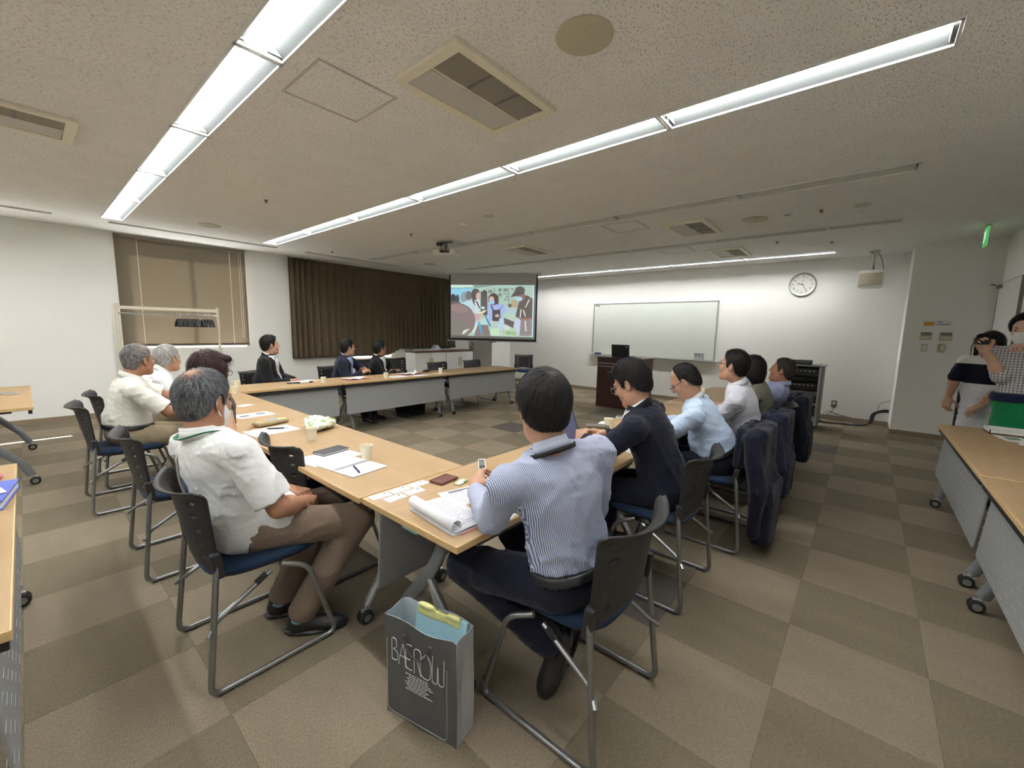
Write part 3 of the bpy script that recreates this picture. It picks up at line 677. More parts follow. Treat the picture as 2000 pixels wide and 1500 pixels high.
# ================================================================ CABINET, PODIUM, RACK, CLOTHES RAIL
def cabinets():
    for k, x0 in enumerate((5.98, 6.925)):
        t = empty('storage_cabinet', (x0+0.4725, 8.30, 0)); w = 0.4725-0.003
        MB().box((0, 0, 0.43), (2*w, 0.38, 0.84), None, 0.004).box((0, 0.01, 0.02), (2*w-0.02, 0.34, 0.04)).build('body', 'white_metal', t)
        for s in (-1, 1):
            d = MB().box((s*w/2, -0.198, 0.45), (w-0.006, 0.016, 0.78), None, 0.003).build('door', 'white_metal', t)
            MB().box((s*0.035, -0.212, 0.60), (0.026, 0.014, 0.22), None, 0.004).build('handle', 'gold_metal', d)
        MB().lathe([(0.009, -0.206), (0.009, -0.212), (0, -0.2125)], (0.06, 0, 0.44), 12, 'y').build('lock', 'chrome', t)
        tag(t, ('white two-door cabinet with brass handles, corner unit by the poles' if k else 'white two-door cabinet with brass handles under the curtain end'), 'cabinet')
    o = MB().span((5.96, 8.09, 0.862), (7.88, 8.50, 0.892), 0.003).build('cabinet_top', 'cabinet_wood'); tag(o, 'dark wooden top board across the white cabinets', 'worktop')
    t = empty('rolled_charts', (6.5, 8.2, 0.892)); MB().tube([(-0.5, 0, 0.018), (0.35, 0, 0.018)], 0.018, 10).build('tube_roll', 'paper', t, True); MB().tube([(0.38, 0.01, 0.016), (0.9, 0.01, 0.016)], 0.016, 10).build('end_roll', 'dull_white', t, True)
    tag(t, 'long white rolls lying on the cabinet top', 'rolls')
    t = empty('paper_pile', (6.78, 8.33, 0.892)); mb = MB(); mb.prism([(-0.13, 0), (0.13, 0), (0.02, 0.13), (-0.02, 0.13)], -0.07, 0.07, lambda p: (p[0], p[2], p[1])); mb.build('cover', 'paper', t); MB().box((0, 0, 0.005), (0.28, 0.18, 0.01)).build('base_sheet', 'dull_white', t)
    tag(t, 'white tent-shaped paper object on the cabinet top', 'paper')
    t = empty('pole_stand', (8.02, 8.30, 0)); MB().lathe([(0.14, 0), (0.14, 0.02), (0.03, 0.04), (0.03, 0.06)], seg=20).build('base', 'dark_slot', t, True)
    for k, (x, y, h, m_) in enumerate(((0, 0, 1.10, 'black_plastic'), (-0.04, 0.02, 0.98, 'leather_brown'), (0.04, -0.02, 1.04, 'ink_soft'), (0.03, 0.04, 0.90, 'ink'))):
        MB().tube([(x*0.5, y*0.5, 0.03), (x, y, h)], 0.012, 8).tube([(x, y, h-0.03), (x, y, h)], 0.020, 8).build('pole', m_, t, True)
    MB().lathe([(0.09, 0.02), (0.10, 0.45), (0.09, 0.45), (0.08, 0.03)], seg=16, cap=False).build('holder', 'pink_paper', t, True)
    tag(t, 'dark stand of upright poles beside the cabinet', 'stand')
cabinets()
def podium():
    t = empty('podium', (7.45, 3.50, 0)); w = 0.45
    b = MB().box((0, 0, 0.475), (0.50, 2*w, 0.95), None, 0.004).build('body', 'podium_wood', t)
    MB().box((0, 0, 0.955), (0.54, 2*w+0.03, 0.022), None, 0.004).build('desk_top', 'podium_wood', t)
    for z in (0.845, 0.79): MB().box((-0.255, 0, z), (0.012, 2*w-0.04, 0.012), None, 0.003).build('trim_strip', 'chrome', t)
    MB().box((-0.251, 0, 0.42), (0.008, 2*w-0.04, 0.70)).build('front_panel', 'podium_wood', t)
    tag(t, 'dark wooden podium with two chrome strips before the whiteboard', 'podium')
    t = empty('laptop', (7.42, 3.55, 0.966)); MB().box((0.05, 0, 0.009), (0.25, 0.36, 0.016), None, 0.003).build('keyboard_base', 'black_plastic', t)
    q = Matrix.Rotation(R_(-8), 3, 'Y'); l_ = MB().box((-0.09, 0, 0.125), (0.010, 0.36, 0.23), q, 0.003).build('lid', 'black_plastic', t)
    MB().box((-0.107, -0.13, 0.20), (0.003, 0.05, 0.016), q).build('sticker', 'dull_white', t)
    tag(t, 'open black laptop on the podium', 'laptop')
podium()
def av_rack():
    t = empty('equipment_rack', (8.05, 0.73, 0)); w, d = 0.25, 0.25
    mb = MB().box((0.0, -w, 0.52), (2*d, 0.02, 0.92)).box((0.0, w, 0.52), (2*d, 0.02, 0.92)).box((0, 0, 0.085), (2*d, 2*w, 0.03)).box((d-0.01, 0, 0.52), (0.01, 2*w, 0.92)); mb.build('shell', 'grille_grey', t)
    MB().box((0, 0, 0.985), (2*d+0.04, 2*w+0.06, 0.022), None, 0.004).build('rack_top', 'leg_grey', t)
    mb = MB()
    for y in (-w+0.02, w-0.02): mb.box((-d+0.01, y, 0.52), (0.03, 0.03, 0.90))
    mb.build('rail', 'alu', t)
    units = [(0.885, 0.13, 'black_plastic'), (0.775, 0.07, 'dark_slot'), (0.665, 0.12, 'rubber'), (0.56, 0.07, 'grey_plastic'), (0.475, 0.08, 'black_plastic'), (0.395, 0.045, 'beige_plastic'), (0.29, 0.12, 'black_plastic'), (0.165, 0.085, 'alu')]
    for z, h, m_ in units: 
        u = MB().box((-0.02, 0, z), (0.42, 0.44, h-0.008), None, 0.003).build('device', m_, t)
        if h > 0.1 or m_ == 'alu':
            mb = MB()
            for k in range(6): mb.box((-0.234, -0.15+0.055*k, z+(0.02 if h > 0.1 else 0)), (0.008, 0.03, 0.018))
            mb.build('buttons', 'panel_dash' if m_ != 'alu' else 'rubber', u)
    MB().box((-0.232, -0.12, 0.285), (0.006, 0.012, 0.012)).build('power_lamp', 'blue_lamp', t)
    for x in (-0.2, 0.2):
        for y in (-0.2, 0.2): MB().lathe([(0.035, -0.012), (0.035, 0.012)], (x, y, 0.035), 14, 'y').box((x, y, 0.062), (0.05, 0.03, 0.02)).build('caster', 'rubber', t, True)
    tag(t, 'rolling equipment rack full of black audio devices', 'equipment rack')
    t = empty('video_player', (8.02, 0.80, 0.996)); MB().box((0, 0, 0.035), (0.30, 0.33, 0.06), None, 0.004).build('case', 'black_plastic', t)
    MB().box((-0.152, 0, 0.035), (0.004, 0.30, 0.03)).build('front_strip', 'grey_plastic', t)
    for y in (-0.12, 0.12): MB().lathe([(0.015, 0), (0.015, 0.006)], (0.0, y, 0), 10).build('foot', 'rubber', t)
    tag(t, 'black media player box on top of the equipment rack', 'media player')
    t = empty('remote_control', (7.93, 0.565, 0.996)); MB().box((0, 0, 0.014), (0.16, 0.09, 0.026), None, 0.005).build('case', 'cream_plastic', t); MB().box((0, 0, 0.029), (0.10, 0.05, 0.003)).build('keypad', 'beige_plastic', t)
    tag(t, 'cream handset lying on the equipment rack', 'handset')
emit('blue_lamp', (0.15, 0.3, 1.0), 6.0)
av_rack()
def clothes_rail():
    t = empty('clothes_rail', (1.50, 8.20, 0)); w = 0.61
    for s in (-1, 1):
        MB().tube([(s*w, 0, 0.10), (s*w, 0, 1.67)], 0.020, 10).tube([(s*w, 0, 1.67), (s*w, 0, 1.70)], 0.022, 10).build('post', 'rack_beige', t, True)
        MB().tube([(s*w, -0.25, 0.10), (s*w, 0.25, 0.10)], 0.020, 8).build('foot_bar', 'rack_beige', t, True)
        for y in (-0.23, 0.23): MB().lathe([(0.03, -0.012), (0.03, 0.012)], (s*w, y, 0.031), 14, 'x').box((s*w, y, 0.07), (0.02, 0.03, 0.04)).build('caster', 'rubber', t, True)
    MB().box((0, 0, 1.645), (2*w, 0.02, 0.045), None, 0.004).build('beam', 'rack_beige', t)
    MB().tube([(-w, 0, 1.565), (w, 0, 1.565)], 0.011, 10).build('hanging_rod', 'chrome', t, True)
    MB().tube([(-w, 0.0, 0.30), (w, 0.0, 0.30)], 0.012, 8).build('lower_rod', 'rack_beige', t, True)
    tag(t, 'beige clothes rail on casters in front of the blind', 'clothes rail')
    # one hanger, then copies
    h = empty('coat_hanger', (0, 0, 0))
    MB().tube([(0, 0.03, -0.02)]+arc((0, 0.0, -0.002), 0.020, R_(-30), R_(200), 8, (0, 1, 0), (0, 0, 1))+[(0, 0.0, -0.045), (0, 0.0, -0.075)], 0.003, 6).build('hook', 'alu', h, True)
    b = MB(); b.tube([(0, -0.17, -0.19), (0, -0.12, -0.13), (0, -0.04, -0.082), (0, 0, -0.078), (0, 0.04, -0.082), (0, 0.12, -0.13), (0, 0.17, -0.19)], [0.017, 0.016, 0.010, 0.009, 0.010, 0.016, 0.017], 10, flat=0.7); b.build('shoulder', 'black_plastic', h, True)
    MB().tube([(0, -0.165, -0.195), (0, 0.165, -0.195)], 0.007, 8).build('trouser_bar', 'black_plastic', h, True)
    xs = [1.575+0.029*k for k in range(10)]+[1.895+0.032*k for k in range(5)]
    for k, x in enumerate(xs):
        o = h if k == 0 else copy_tree(h); o.location = (x, 8.20, 1.578); o.rotation_euler = (0, 0, R_(random.uniform(-6, 6)))
        tag(o, 'black coat hanger hanging in the row on the clothes rail', 'hanger', 'coat hangers on the clothes rail')
clothes_rail()
# ================================================================ CHAIRS
def chair_parts():
    t = empty('stacking_chair'); x = 0.258; r = 0.0115
    for s in (-1, 1):
        pts = fillet([(s*(x-0.028), -0.190, 0.545), (s*(x-0.022), -0.200, 0.48), (s*x, -0.25, 0.0125), (s*x, 0.245, 0.0125), (s*(x-0.012), 0.135, 0.385), (s*(x-0.045), 0.04, 0.418)], 0.045, 6)
        MB().tube(pts, r, 10).build('sled_leg', 'frame_grey', t, True)
        MB().tube([(s*x, 0.238, 0.052), (s*x, 0.234, 0.072)], 0.0145, 10).build('collar_joint', 'frame_grey', t, True)
        MB().tube(fillet([(s*x, -0.244, 0.255), (s*(x-0.03), -0.21, 0.29), (s*(x-0.05), 0.0, 0.40)], 0.03), 0.0095, 8).build('brace', 'frame_grey', t, True)
        for y in (-0.20, 0.20): MB().box((s*x, y, 0.008), (0.020, 0.05, 0.016), None, 0.003).build('glide', 'rubber', t)
        MB().tube([(s*(x-0.046), -0.06, 0.372), (s*(x-0.05), -0.02, 0.394)], 0.013, 8).build('stacking_bumper', 'rubber', t)
        MB().box((s*(x-0.029), -0.193, 0.515), (0.030, 0.036, 0.105), Matrix.Rotation(R_(6), 3, 'X'), 0.008).build('back_bracket', 'black_plastic', t)
    # seat: padded rounded square with a waterfall front
    def pad(z0, z1, w, d, cy, n=36, rings=9):
        mb = MB(); v = []; f = []
        def sq(a, p=3.6): c, s = math.cos(a), math.sin(a); return (abs(c)**(2/p)*(1 if c >= 0 else -1), abs(s)**(2/p)*(1 if s >= 0 else -1))
        prof = [(0.92, z0), (0.985, z0+0.008), (1.0, z0+0.02), (0.985, z1-0.012), (0.93, z1-0.003), (0.6, z1), (0.25, z1-0.004)]
        for k, z in prof:
            for i in range(n):
                a = 2*math.pi*i/n; cx, cyy = sq(a); yy = cyy*d*k
                v.append((cx*w*k*(1-0.05*max(0, -cyy)), cy+yy, z-0.022*max(0, (yy/d-0.5)/0.5)**2+0.006*(cx*k)**2))
        m = len(prof)
        for j in range(m-1):
            for i in range(n): f.append((j*n+i, j*n+(i+1) % n, (j+1)*n+(i+1) % n, (j+1)*n+i))
        f.append(tuple(range(n-1, -1, -1))); f.append(tuple((m-1)*n+i for i in range(n)))
        return mb.add(v, f)
    pad(0.428, 0.468, 0.222, 0.222, 0.012).build('seat', 'seat_blue', t, True)
    pad(0.414, 0.432, 0.205, 0.205, 0.010).build('seat_pan', 'black_plastic', t, True)
    # backrest: curved shell with real slots
    nu, nv = 40, 34; v = []; f = []
    def bp(u, w):
        hw = 0.220+0.014*w; z = 0.488+0.315*w+0.018*u*u*w-0.02*u*u*(1-w)
        y = -0.218-0.058*w+0.062*u*u*(0.55+0.45*w)-0.045*max(0, (w-0.88)/0.12)**2*(1-0.35*u*u)
        return (hw*u, y, z)
    for j in range(nv+1):
        for i in range(nu+1): v.append(bp(-1+2*i/nu, j/nv))
    for j in range(nv):
        for i in range(nu):
            um = abs(-1+2*(i+0.5)/nu); slot = (j in (5, 11, 17, 23, 28)) and (0.58 < um < 0.76)
            if slot: continue
            if j == 0 and um > 0.93 or j == nv-1 and um > 0.96: continue
            a = j*(nu+1)+i; f.append((a, a+1, a+nu+2, a+nu+1))
    o = link('backrest', from_py('backrest', v, f), 'black_plastic', t, True)
    md = o.modifiers.new('thick', 'SOLIDIFY'); md.thickness = 0.009; md.offset = 0
    return t
CHAIR0 = chair_parts(); _used = []
def chair(x, y, face, label, group=None, seat=None):
    """x, y: middle of the base; face: heading of the sitter in degrees (0 = +Y, clockwise)"""
    if not _used: o = CHAIR0; _used.append(1)
    else: o = copy_tree(CHAIR0)
    o.location = (x, y, 0); o.rotation_euler = (0, 0, R_(-face)); tag(o, label, 'chair', group); return o

# ================================================================ TABLES
def table_parts(panel=True, clip=False):
    t = empty('folding_table'); L = 0.893
    MB().box((0, 0, TOP-0.0135), (2*L, 0.606, 0.027), None, 0.004).build('edge_band', 'maple_edge', t)
    MB().box((0, 0, TOP-0.002), (2*L-0.006, 0.600, 0.004), None, 0.0015).build('tabletop', 'maple_top', t)
    for s in (-1, 1):
        x = s*(L-0.14)
        leg = empty('leg', (x, 0, 0)); leg.parent = t
        mb = MB(); P = fillet([(0, -0.10, 0.672), (0, -0.02, 0.46), (0, 0.20, 0.20), (0, 0.245, 0.085)], 0.16, 6)
        mb.tube(P, [0.030]*len(P), 10, flat=0.55, up=(1, 0, 0)); mb.build('main_bar', 'leg_grey', leg, True)
        mb = MB(); P = fillet([(0, 0.045, 0.43), (0, -0.08, 0.25), (0, -0.16, 0.14), (0, -0.195, 0.085)], 0.2, 6)
        mb.tube(P, [0.010]+[0.024]*(len(P)-2)+[0.018], 12); mb.build('branch_bar', 'leg_silver', leg, True)
        MB().box((0, -0.02, 0.660), (0.05, 0.40, 0.026), None, 0.004).box((-s*0.03, -0.10, 0.635), (0.05, 0.10, 0.06), None, 0.01).build('hinge_bracket', 'black_plastic', leg)
        for y in (-0.210, 0.262):
            mb = MB().tube([(0, y*0.94, 0.10), (0, y*0.95, 0.066)], 0.012, 8).box((0, y*0.97, 0.062), (0.020, 0.05, 0.02), None, 0.004); mb.build('caster_fork', 'leg_silver', leg)
            MB().lathe([(0.0, -0.026), (0.020, -0.027), (0.030, -0.024), (0.034, -0.018), (0.034, -0.006), (0.026, -0.004), (0.026, 0.004), (0.034, 0.006), (0.034, 0.018), (0.030, 0.024), (0.020, 0.027), (0, 0.026)], (0, y, 0.034), 18, 'x').build('caster_wheel', 'rubber', leg, True)
            MB().lathe([(0.019, -0.0285), (0.019, 0.0285)], (0, y, 0.034), 14, 'x').build('caster_hub', 'grille_grey', leg, True)
    MB().tube([(-L+0.14, -0.02, 0.635), (L-0.14, -0.02, 0.635)], 0.022, 10).build('crossbar', 'black_plastic', t, True)
    MB().box((0, -0.10, 0.60), (1.4, 0.22, 0.008)).build('shelf', 'grille_grey', t)
    MB().box((0, 0.283, 0.660), (2*L-0.05, 0.024, 0.034), None, 0.003).build('under_edge_strip', 'black_plastic', t)  # black strip just below the front edge of the top
    if panel:
        q = Matrix.Rotation(R_(4), 3, 'X')
        MB().box((0, 0.262, 0.455), (2*L-0.10, 0.012, 0.37), q, 0.004).build('modesty_panel', 'panel_grey', t)
        mb = MB()
        for r in range(8):
            for k in range(14):
                for s in (-1, 1):
                    p = q @ Vector((-0.78+k*0.12+(0.06 if r % 2 else 0), s*0.0062, -0.155+r*0.044)); mb.box((p.x, p.y+0.262, p.z+0.455), (0.055, 0.0015, 0.003), q)
        o = mb.build('perforation', 'panel_dash', t); o['kind'] = 'stuff'
    return t
TP = table_parts(True); TN = None
def table(cx, cy, rz, label, group=None, first=[True]):
    if first[0]: o = TP; first[0] = False
    else: o = copy_tree(TP)
    o.location = (cx, cy, 0); o.rotation_euler = (0, 0, R_(rz)); tag(o, label, 'table', group); return o
LC = 1.18
table(LC, 2.49, -90, 'folding table with the spiral notebook, plastic bag and pouch on it')
table(LC, 4.28, -90, 'folding table in front of the men in white shirts with a printed sheet')
table(1.77, 5.46, 180, 'folding table in front of the black-suited man beside the blind')
table(3.565, 5.46, 180, 'folding table with spread pink-backed papers before two suited men')
table(5.36, 5.46, 180, 'folding table in the window-side row with nothing on its far half')
table(1.78, 1.285, 0, 'folding table with business cards and a rolled document at its corner')
table(3.575, 1.285, 0, 'folding table before the man with the tablet and the bent-headed man')
table(5.37, 1.285, 0, 'folding table at the podium end of the seated row')
table(4.22, -0.84, 0, 'aisle-side table with grey panel and white tray, by the standing women', 'spare tables on the aisle')
table(2.42, -0.84, 0, 'aisle-side table with grey panel nearer the door-side wall end', 'spare tables on the aisle')
t_ = table(-0.30, 6.22, -90, 'spare side table by the window wall with a phone on it')
for c in list(t_.children):
    if c.name.startswith(('modesty_panel', 'perforation')): bpy.data.objects.remove(c)
table(-0.38, 2.37, -90, 'spare side table holding a blue file and papers')
MB().box((0.925, 1.27, 0.668), (0.05, 0.10, 0.018), None, 0.003).build('teal_clip', 'teal_clip')
tag(bpy.data.objects['teal_clip'], 'pale teal folded paper wedged under the table edge', 'paper wedge')

# occupied and empty chairs
chair(0.60, 2.04, 90, 'black-backed chair under the masked grey-haired man')
chair(0.575, 3.15, 90, 'black-backed chair under the brown-haired woman')
chair(0.47, 4.485, 90, 'black-backed chair under the grey-haired man in a white polo shirt')
chair(0.60, 5.10, 90, 'black-backed chair under the white-haired man')
chair(1.10, 2.40, 90, 'empty chair pushed in at the table with the notebook')
chair(1.325, 0.78, 0, 'chair under the man in the striped shirt')
chair(2.32, 0.84, 0, 'chair under the man in the navy suit with the tablet')
chair(3.17, 0.76, 0, 'chair with a navy jacket under the man in a light blue shirt')
chair(3.85, 0.74, 0, 'chair with a navy jacket under the upright man in a pale shirt')
chair(4.50, 0.74, 0, 'chair under the woman in the grey-green top')
chair(5.10, 0.72, 0, 'chair under the man with folded arms')
chair(2.10, 6.14, 150, 'chair under the black-suited man beside the blind')
chair(3.14, 6.17, 170, 'chair under the navy-suited man in the blue shirt')
chair(3.77, 6.17, 170, 'chair under the dark-suited man by the curtain')
chair(4.27, 7.15, 180, 'empty chair under the curtain, next to the navy-suited man', None)
chair(4.92, 7.10, 180, 'empty chair under the curtain, next to the cabinet')
chair(4.95, 5.82, 180, 'empty chair behind the paper cup and black case')
chair(5.86, 5.84, 180, 'empty chair behind the bare end of the window-side table')
chair(8.15, 6.55, 230, 'lone empty chair near the screen by the white wall')
chair(-0.55, 5.75, 90, 'chair tucked under the spare side table by the window wall')
chair(-0.55, 6.55, 90, 'second chair tucked under the spare side table by the window wall')
# ================================================================ SIGNED-DISTANCE MODELLER (people, jackets, soft things)
class Field:
    def __init__(s, lo, hi, h):
        s.h = h; s.lo = np.array(lo, np.float32)-2.5*h; n = np.ceil((np.array(hi)+2.5*h-s.lo)/h).astype(int)+1
        s.n = n; s.D = np.full(n, 0.5, np.float32)
        s.ax = [s.lo[k]+h*np.arange(n[k], dtype=np.float32) for k in range(3)]
    def _win(s, lo, hi, m):
        sl = []
        for k in range(3):
            a = int(np.clip(math.floor((lo[k]-m-s.lo[k])/s.h), 0, s.n[k])); b = int(np.clip(math.ceil((hi[k]+m-s.lo[k])/s.h)+1, 0, s.n[k]))
            if b <= a: return None, None
            sl.append(slice(a, b))
        P = np.stack(np.meshgrid(s.ax[0][sl[0]], s.ax[1][sl[1]], s.ax[2][sl[2]], indexing='ij'), -1)
        return tuple(sl), P
    def _merge(s, sl, d, k, sub=False):
        D = s.D[sl]
        if sub: d2 = -d; hh = np.clip(0.5-0.5*(D-d2)/k, 0, 1) if k else None; s.D[sl] = np.maximum(D, d2) if not k else D*(1-hh)+d2*hh+k*hh*(1-hh)
        elif k:
            hh = np.clip(0.5+0.5*(D-d)/k, 0, 1); s.D[sl] = D*(1-hh)+d*hh-k*hh*(1-hh)
        else: s.D[sl] = np.minimum(D, d)
    def cone(s, a, b, r1, r2, k=0.02, sub=False):
        a, b = np.array(a, np.float32), np.array(b, np.float32); R = max(r1, r2)
        sl, P = s._win(np.minimum(a, b)-R, np.maximum(a, b)+R, 0.05+k)
        if sl is None: return s
        ba = b-a; t = np.clip(((P-a)@ba)/max(1e-9, float(ba@ba)), 0, 1)
        d = np.linalg.norm(P-a-t[..., None]*ba, axis=-1)-(r1+(r2-r1)*t); s._merge(sl, d, k, sub); return s
    def ell(s, c, r, k=0.02, rot=None, sub=False):
        c = np.array(c, np.float32); r = np.array(r, np.float32); R = float(r.max())
        sl, P = s._win(c-R, c+R, 0.05+k)
        if sl is None: return s
        q = P-c
        if rot is not None: q = q@np.array(rot, np.float32)
        k0 = np.linalg.norm(q/r, axis=-1); k1 = np.linalg.norm(q/(r*r), axis=-1)+1e-9
        d = k0*(k0-1)/k1; d = np.where(k0 < 1e-3, -float(r.min()), d); s._merge(sl, d, k, sub); return s
    def rbox(s, c, hd, rad, k=0.01, rot=None, sub=False):
        c = np.array(c, np.float32); hd = np.array(hd, np.float32); R = float(np.linalg.norm(hd))+rad
        sl, P = s._win(c-R, c+R, 0.05+k)
        if sl is None: return s
        q = P-c
        if rot is not None: q = q@np.array(rot, np.float32)
        q = np.abs(q)-hd; d = np.linalg.norm(np.maximum(q, 0), axis=-1)+np.minimum(q.max(-1), 0)-rad; s._merge(sl, d, k, sub); return s
    def all(s): return np.stack(np.meshgrid(*s.ax, indexing='ij'), -1)
    def clip(s, fn, k=0.0):
        """keep only where fn(P) < 0"""
        d = fn(s.all()).astype(np.float32)
        if k: hh = np.clip(0.5-0.5*(s.D-d)/k, 0, 1); s.D = s.D*(1-hh)+d*hh+k*hh*(1-hh)
        else: s.D = np.maximum(s.D, d)
        return s
    def wrinkle(s, amp, freq, seed=0, stretch=(1, 1, 1)):
        g = np.random.default_rng(seed); P = s.all()*np.array(stretch, np.float32); band = np.abs(s.D) < 0.06
        Q = P[band]; w = np.zeros(len(Q), np.float32)
        warp = np.stack([np.sin(Q@(g.normal(size=3)*freq*0.5)+g.uniform(0, 6)) for _ in range(3)], -1)*0.5/freq*3
        Q = Q+warp.astype(np.float32)
        for o in range(5):
            kv = g.normal(size=3)*np.array([0.75, 0.75, 1.2]); kv /= np.linalg.norm(kv); f_ = freq*(0.7+0.45*o)
            a_ = np.abs(np.sin(Q@(kv*f_)+g.uniform(0, 6))); m_ = np.clip(0.5+np.sin(Q@(g.normal(size=3)*freq*0.35)+g.uniform(0, 6)), 0, 1)
            w += (0.35-(1-a_)**3*1.4)*m_/(1+0.35*o)
        s.D[band] += amp*w/1.3; return s
    def mesh(s):
        D = s.D; h = s.h; S = D < 0
        c = [S[i:D.shape[0]-1+i, j:D.shape[1]-1+j, k:D.shape[2]-1+k] for i in (0, 1) for j in (0, 1) for k in (0, 1)]
        tot = sum(x.astype(np.int8) for x in c); act = (tot > 0) & (tot < 8); idx = np.argwhere(act)
        if len(idx) == 0: return np.zeros((0, 3)), np.zeros((0, 4), int)
        vid = np.full(act.shape, -1, np.int64); vid[act] = np.arange(len(idx))
        acc = np.zeros((len(idx), 3)); cnt = np.zeros(len(idx))
        cor = [(i, j, k) for i in (0, 1) for j in (0, 1) for k in (0, 1)]
        for a in range(8):
            for b in range(a+1, 8):
                A, B = np.array(cor[a]), np.array(cor[b])
                if np.abs(A-B).sum() != 1: continue
                da = D[tuple((idx+A).T)]; db = D[tuple((idx+B).T)]; m = (da < 0) != (db < 0)
                t = np.where(m, da/np.where(m, da-db, 1), 0); acc[m] += (A+t[:, None]*(B-A))[m]; cnt += m
        V = s.lo+(idx+acc/np.maximum(cnt, 1)[:, None])*h; F = []
        for ax in range(3):
            o1, o2 = [(1, 2), (2, 0), (0, 1)][ax]
            sA = [slice(None)]*3; sB = [slice(None)]*3; sA[ax] = slice(0, -1); sB[ax] = slice(1, None)
            ch = S[tuple(sA)] != S[tuple(sB)]; e = np.argwhere(ch)
            ok = (e[:, o1] > 0) & (e[:, o2] > 0) & (e[:, o1] < D.shape[o1]-1) & (e[:, o2] < D.shape[o2]-1); e = e[ok]
            ins = S[tuple(e.T)]; u1 = np.zeros(3, int); u1[o1] = 1; u2 = np.zeros(3, int); u2[o2] = 1
            q = np.stack([vid[tuple((e-u1-u2).T)], vid[tuple((e-u2).T)], vid[tuple(e.T)], vid[tuple((e-u1).T)]], -1)
            q[~ins] = q[~ins][:, ::-1]; F.append(q)
        return V, np.concatenate(F)
def np_mesh(name, V, F):
    me = bpy.data.meshes.new(name); n = len(F)
    me.vertices.add(len(V)); me.vertices.foreach_set('co', np.asarray(V, np.float32).ravel())
    me.loops.add(4*n); me.loops.foreach_set('vertex_index', np.asarray(F, np.int32).ravel())
    me.polygons.add(n); me.polygons.foreach_set('loop_start', np.arange(0, 4*n, 4, dtype=np.int32))
    try: me.polygons.foreach_set('loop_total', np.full(n, 4, np.int32))
    except Exception: pass
    me.polygons.foreach_set('use_smooth', np.ones(n, bool)); me.update(calc_edges=True); me.validate(); return me
def join_chunks(ch):
    V = []; F = []; k = 0
    for v, f in ch:
        V.append(v); F.append(f+k); k += len(v)
    return np.concatenate(V), np.concatenate(F)
def rot_z(d): a = R_(d); return np.array([[math.cos(a), -math.sin(a), 0], [math.sin(a), math.cos(a), 0], [0, 0, 1.0]])
def rot_x(d): a = R_(d); return np.array([[1, 0, 0], [0, math.cos(a), -math.sin(a)], [0, math.sin(a), math.cos(a)]])
def rot_y(d): a = R_(d); return np.array([[math.cos(a), 0, math.sin(a)], [0, 1, 0], [-math.sin(a), 0, math.cos(a)]])
def unit(v): v = np.array(v, float); return v/np.linalg.norm(v)
def ik(a, b, l1, l2, pole):
    """middle joint of a two-bone limb from a to b, bending toward pole"""
    a, b = np.array(a, float), np.array(b, float); d = b-a; L = np.linalg.norm(d)
    if L > (l1+l2)*0.995: b = a+d/L*(l1+l2)*0.995; d = b-a; L = np.linalg.norm(d)
    u = d/L; x = (l1*l1-l2*l2+L*L)/(2*L); y = math.sqrt(max(0, l1*l1-x*x))
    p = np.array(pole, float); p = p-u*(p@u); p /= np.linalg.norm(p)+1e-9
    return a+u*x+p*y, b
# ================================================================ PEOPLE
def skin(name, c):
    m, n, l, b = new_mat(name, c, 0.55, 0, 0.35)
    v = _coord(n, l); f = _noise(n, l, v, 18, 4); g = _noise(n, l, v, 400, 2)
    l.new(_ramp(n, l, f, [(0.3, tuple(x*y for x, y in zip(c, (0.93, 0.87, 0.85)))), (0.7, c)]), b.inputs['Base Color']); _bump(n, l, b, g, 0.08, 0.001)
    b.inputs['Subsurface Weight'].default_value = 0.08; b.inputs['Subsurface Radius'].default_value = (0.02, 0.008, 0.004)
skin('skin_tan', srgb(192, 152, 126)); skin('skin_brown', srgb(172, 128, 102)); skin('skin_fair', srgb(212, 174, 150))
mat('eye_dark', (0.012, 0.009, 0.008), 0.2); mat('mask_white', srgb(232, 234, 234), 0.9); mat('glass_rim', (0.03, 0.028, 0.035), 0.3); mat('glass_rim_violet', srgb(70, 60, 110), 0.3); mat('rim_silver', srgb(150, 150, 150), 0.2, 0.9)
def hair_mat(name, c):
    m, n, l, b = new_mat(name, c, 0.55, 0, 0.3)
    a = n.new('ShaderNodeAttribute'); a.attribute_name = 'Col'; l.new(a.outputs['Color'], b.inputs['Base Color'])
    b.inputs['Specular IOR Level'].default_value = 0.22
hair_mat('hair', (0.02, 0.02, 0.02))
MALE = [(-0.12, -0.085), (-0.075, -0.080), (-0.045, -0.050), (-0.028, -0.005), (-0.012, 0.026), (0.008, 0.020), (0.014, -0.018), (0.028, -0.014), (0.034, 0.030), (0.056, 0.062), (0.068, 0.094), (0.12, 0.108)]
RECEDE = [(-0.12, -0.085), (-0.075, -0.080), (-0.045, -0.050), (-0.028, -0.005), (-0.012, 0.026), (0.004, 0.020), (0.010, -0.005), (0.014, 0.02), (0.018, 0.07), (0.026, 0.30), (0.12, 0.30)]
def put_attr(me, cols):
    at = me.color_attributes.new('Col', 'FLOAT_COLOR', 'POINT'); at.data.foreach_set('color', np.c_[cols, np.ones(len(cols))].astype(np.float32).ravel())
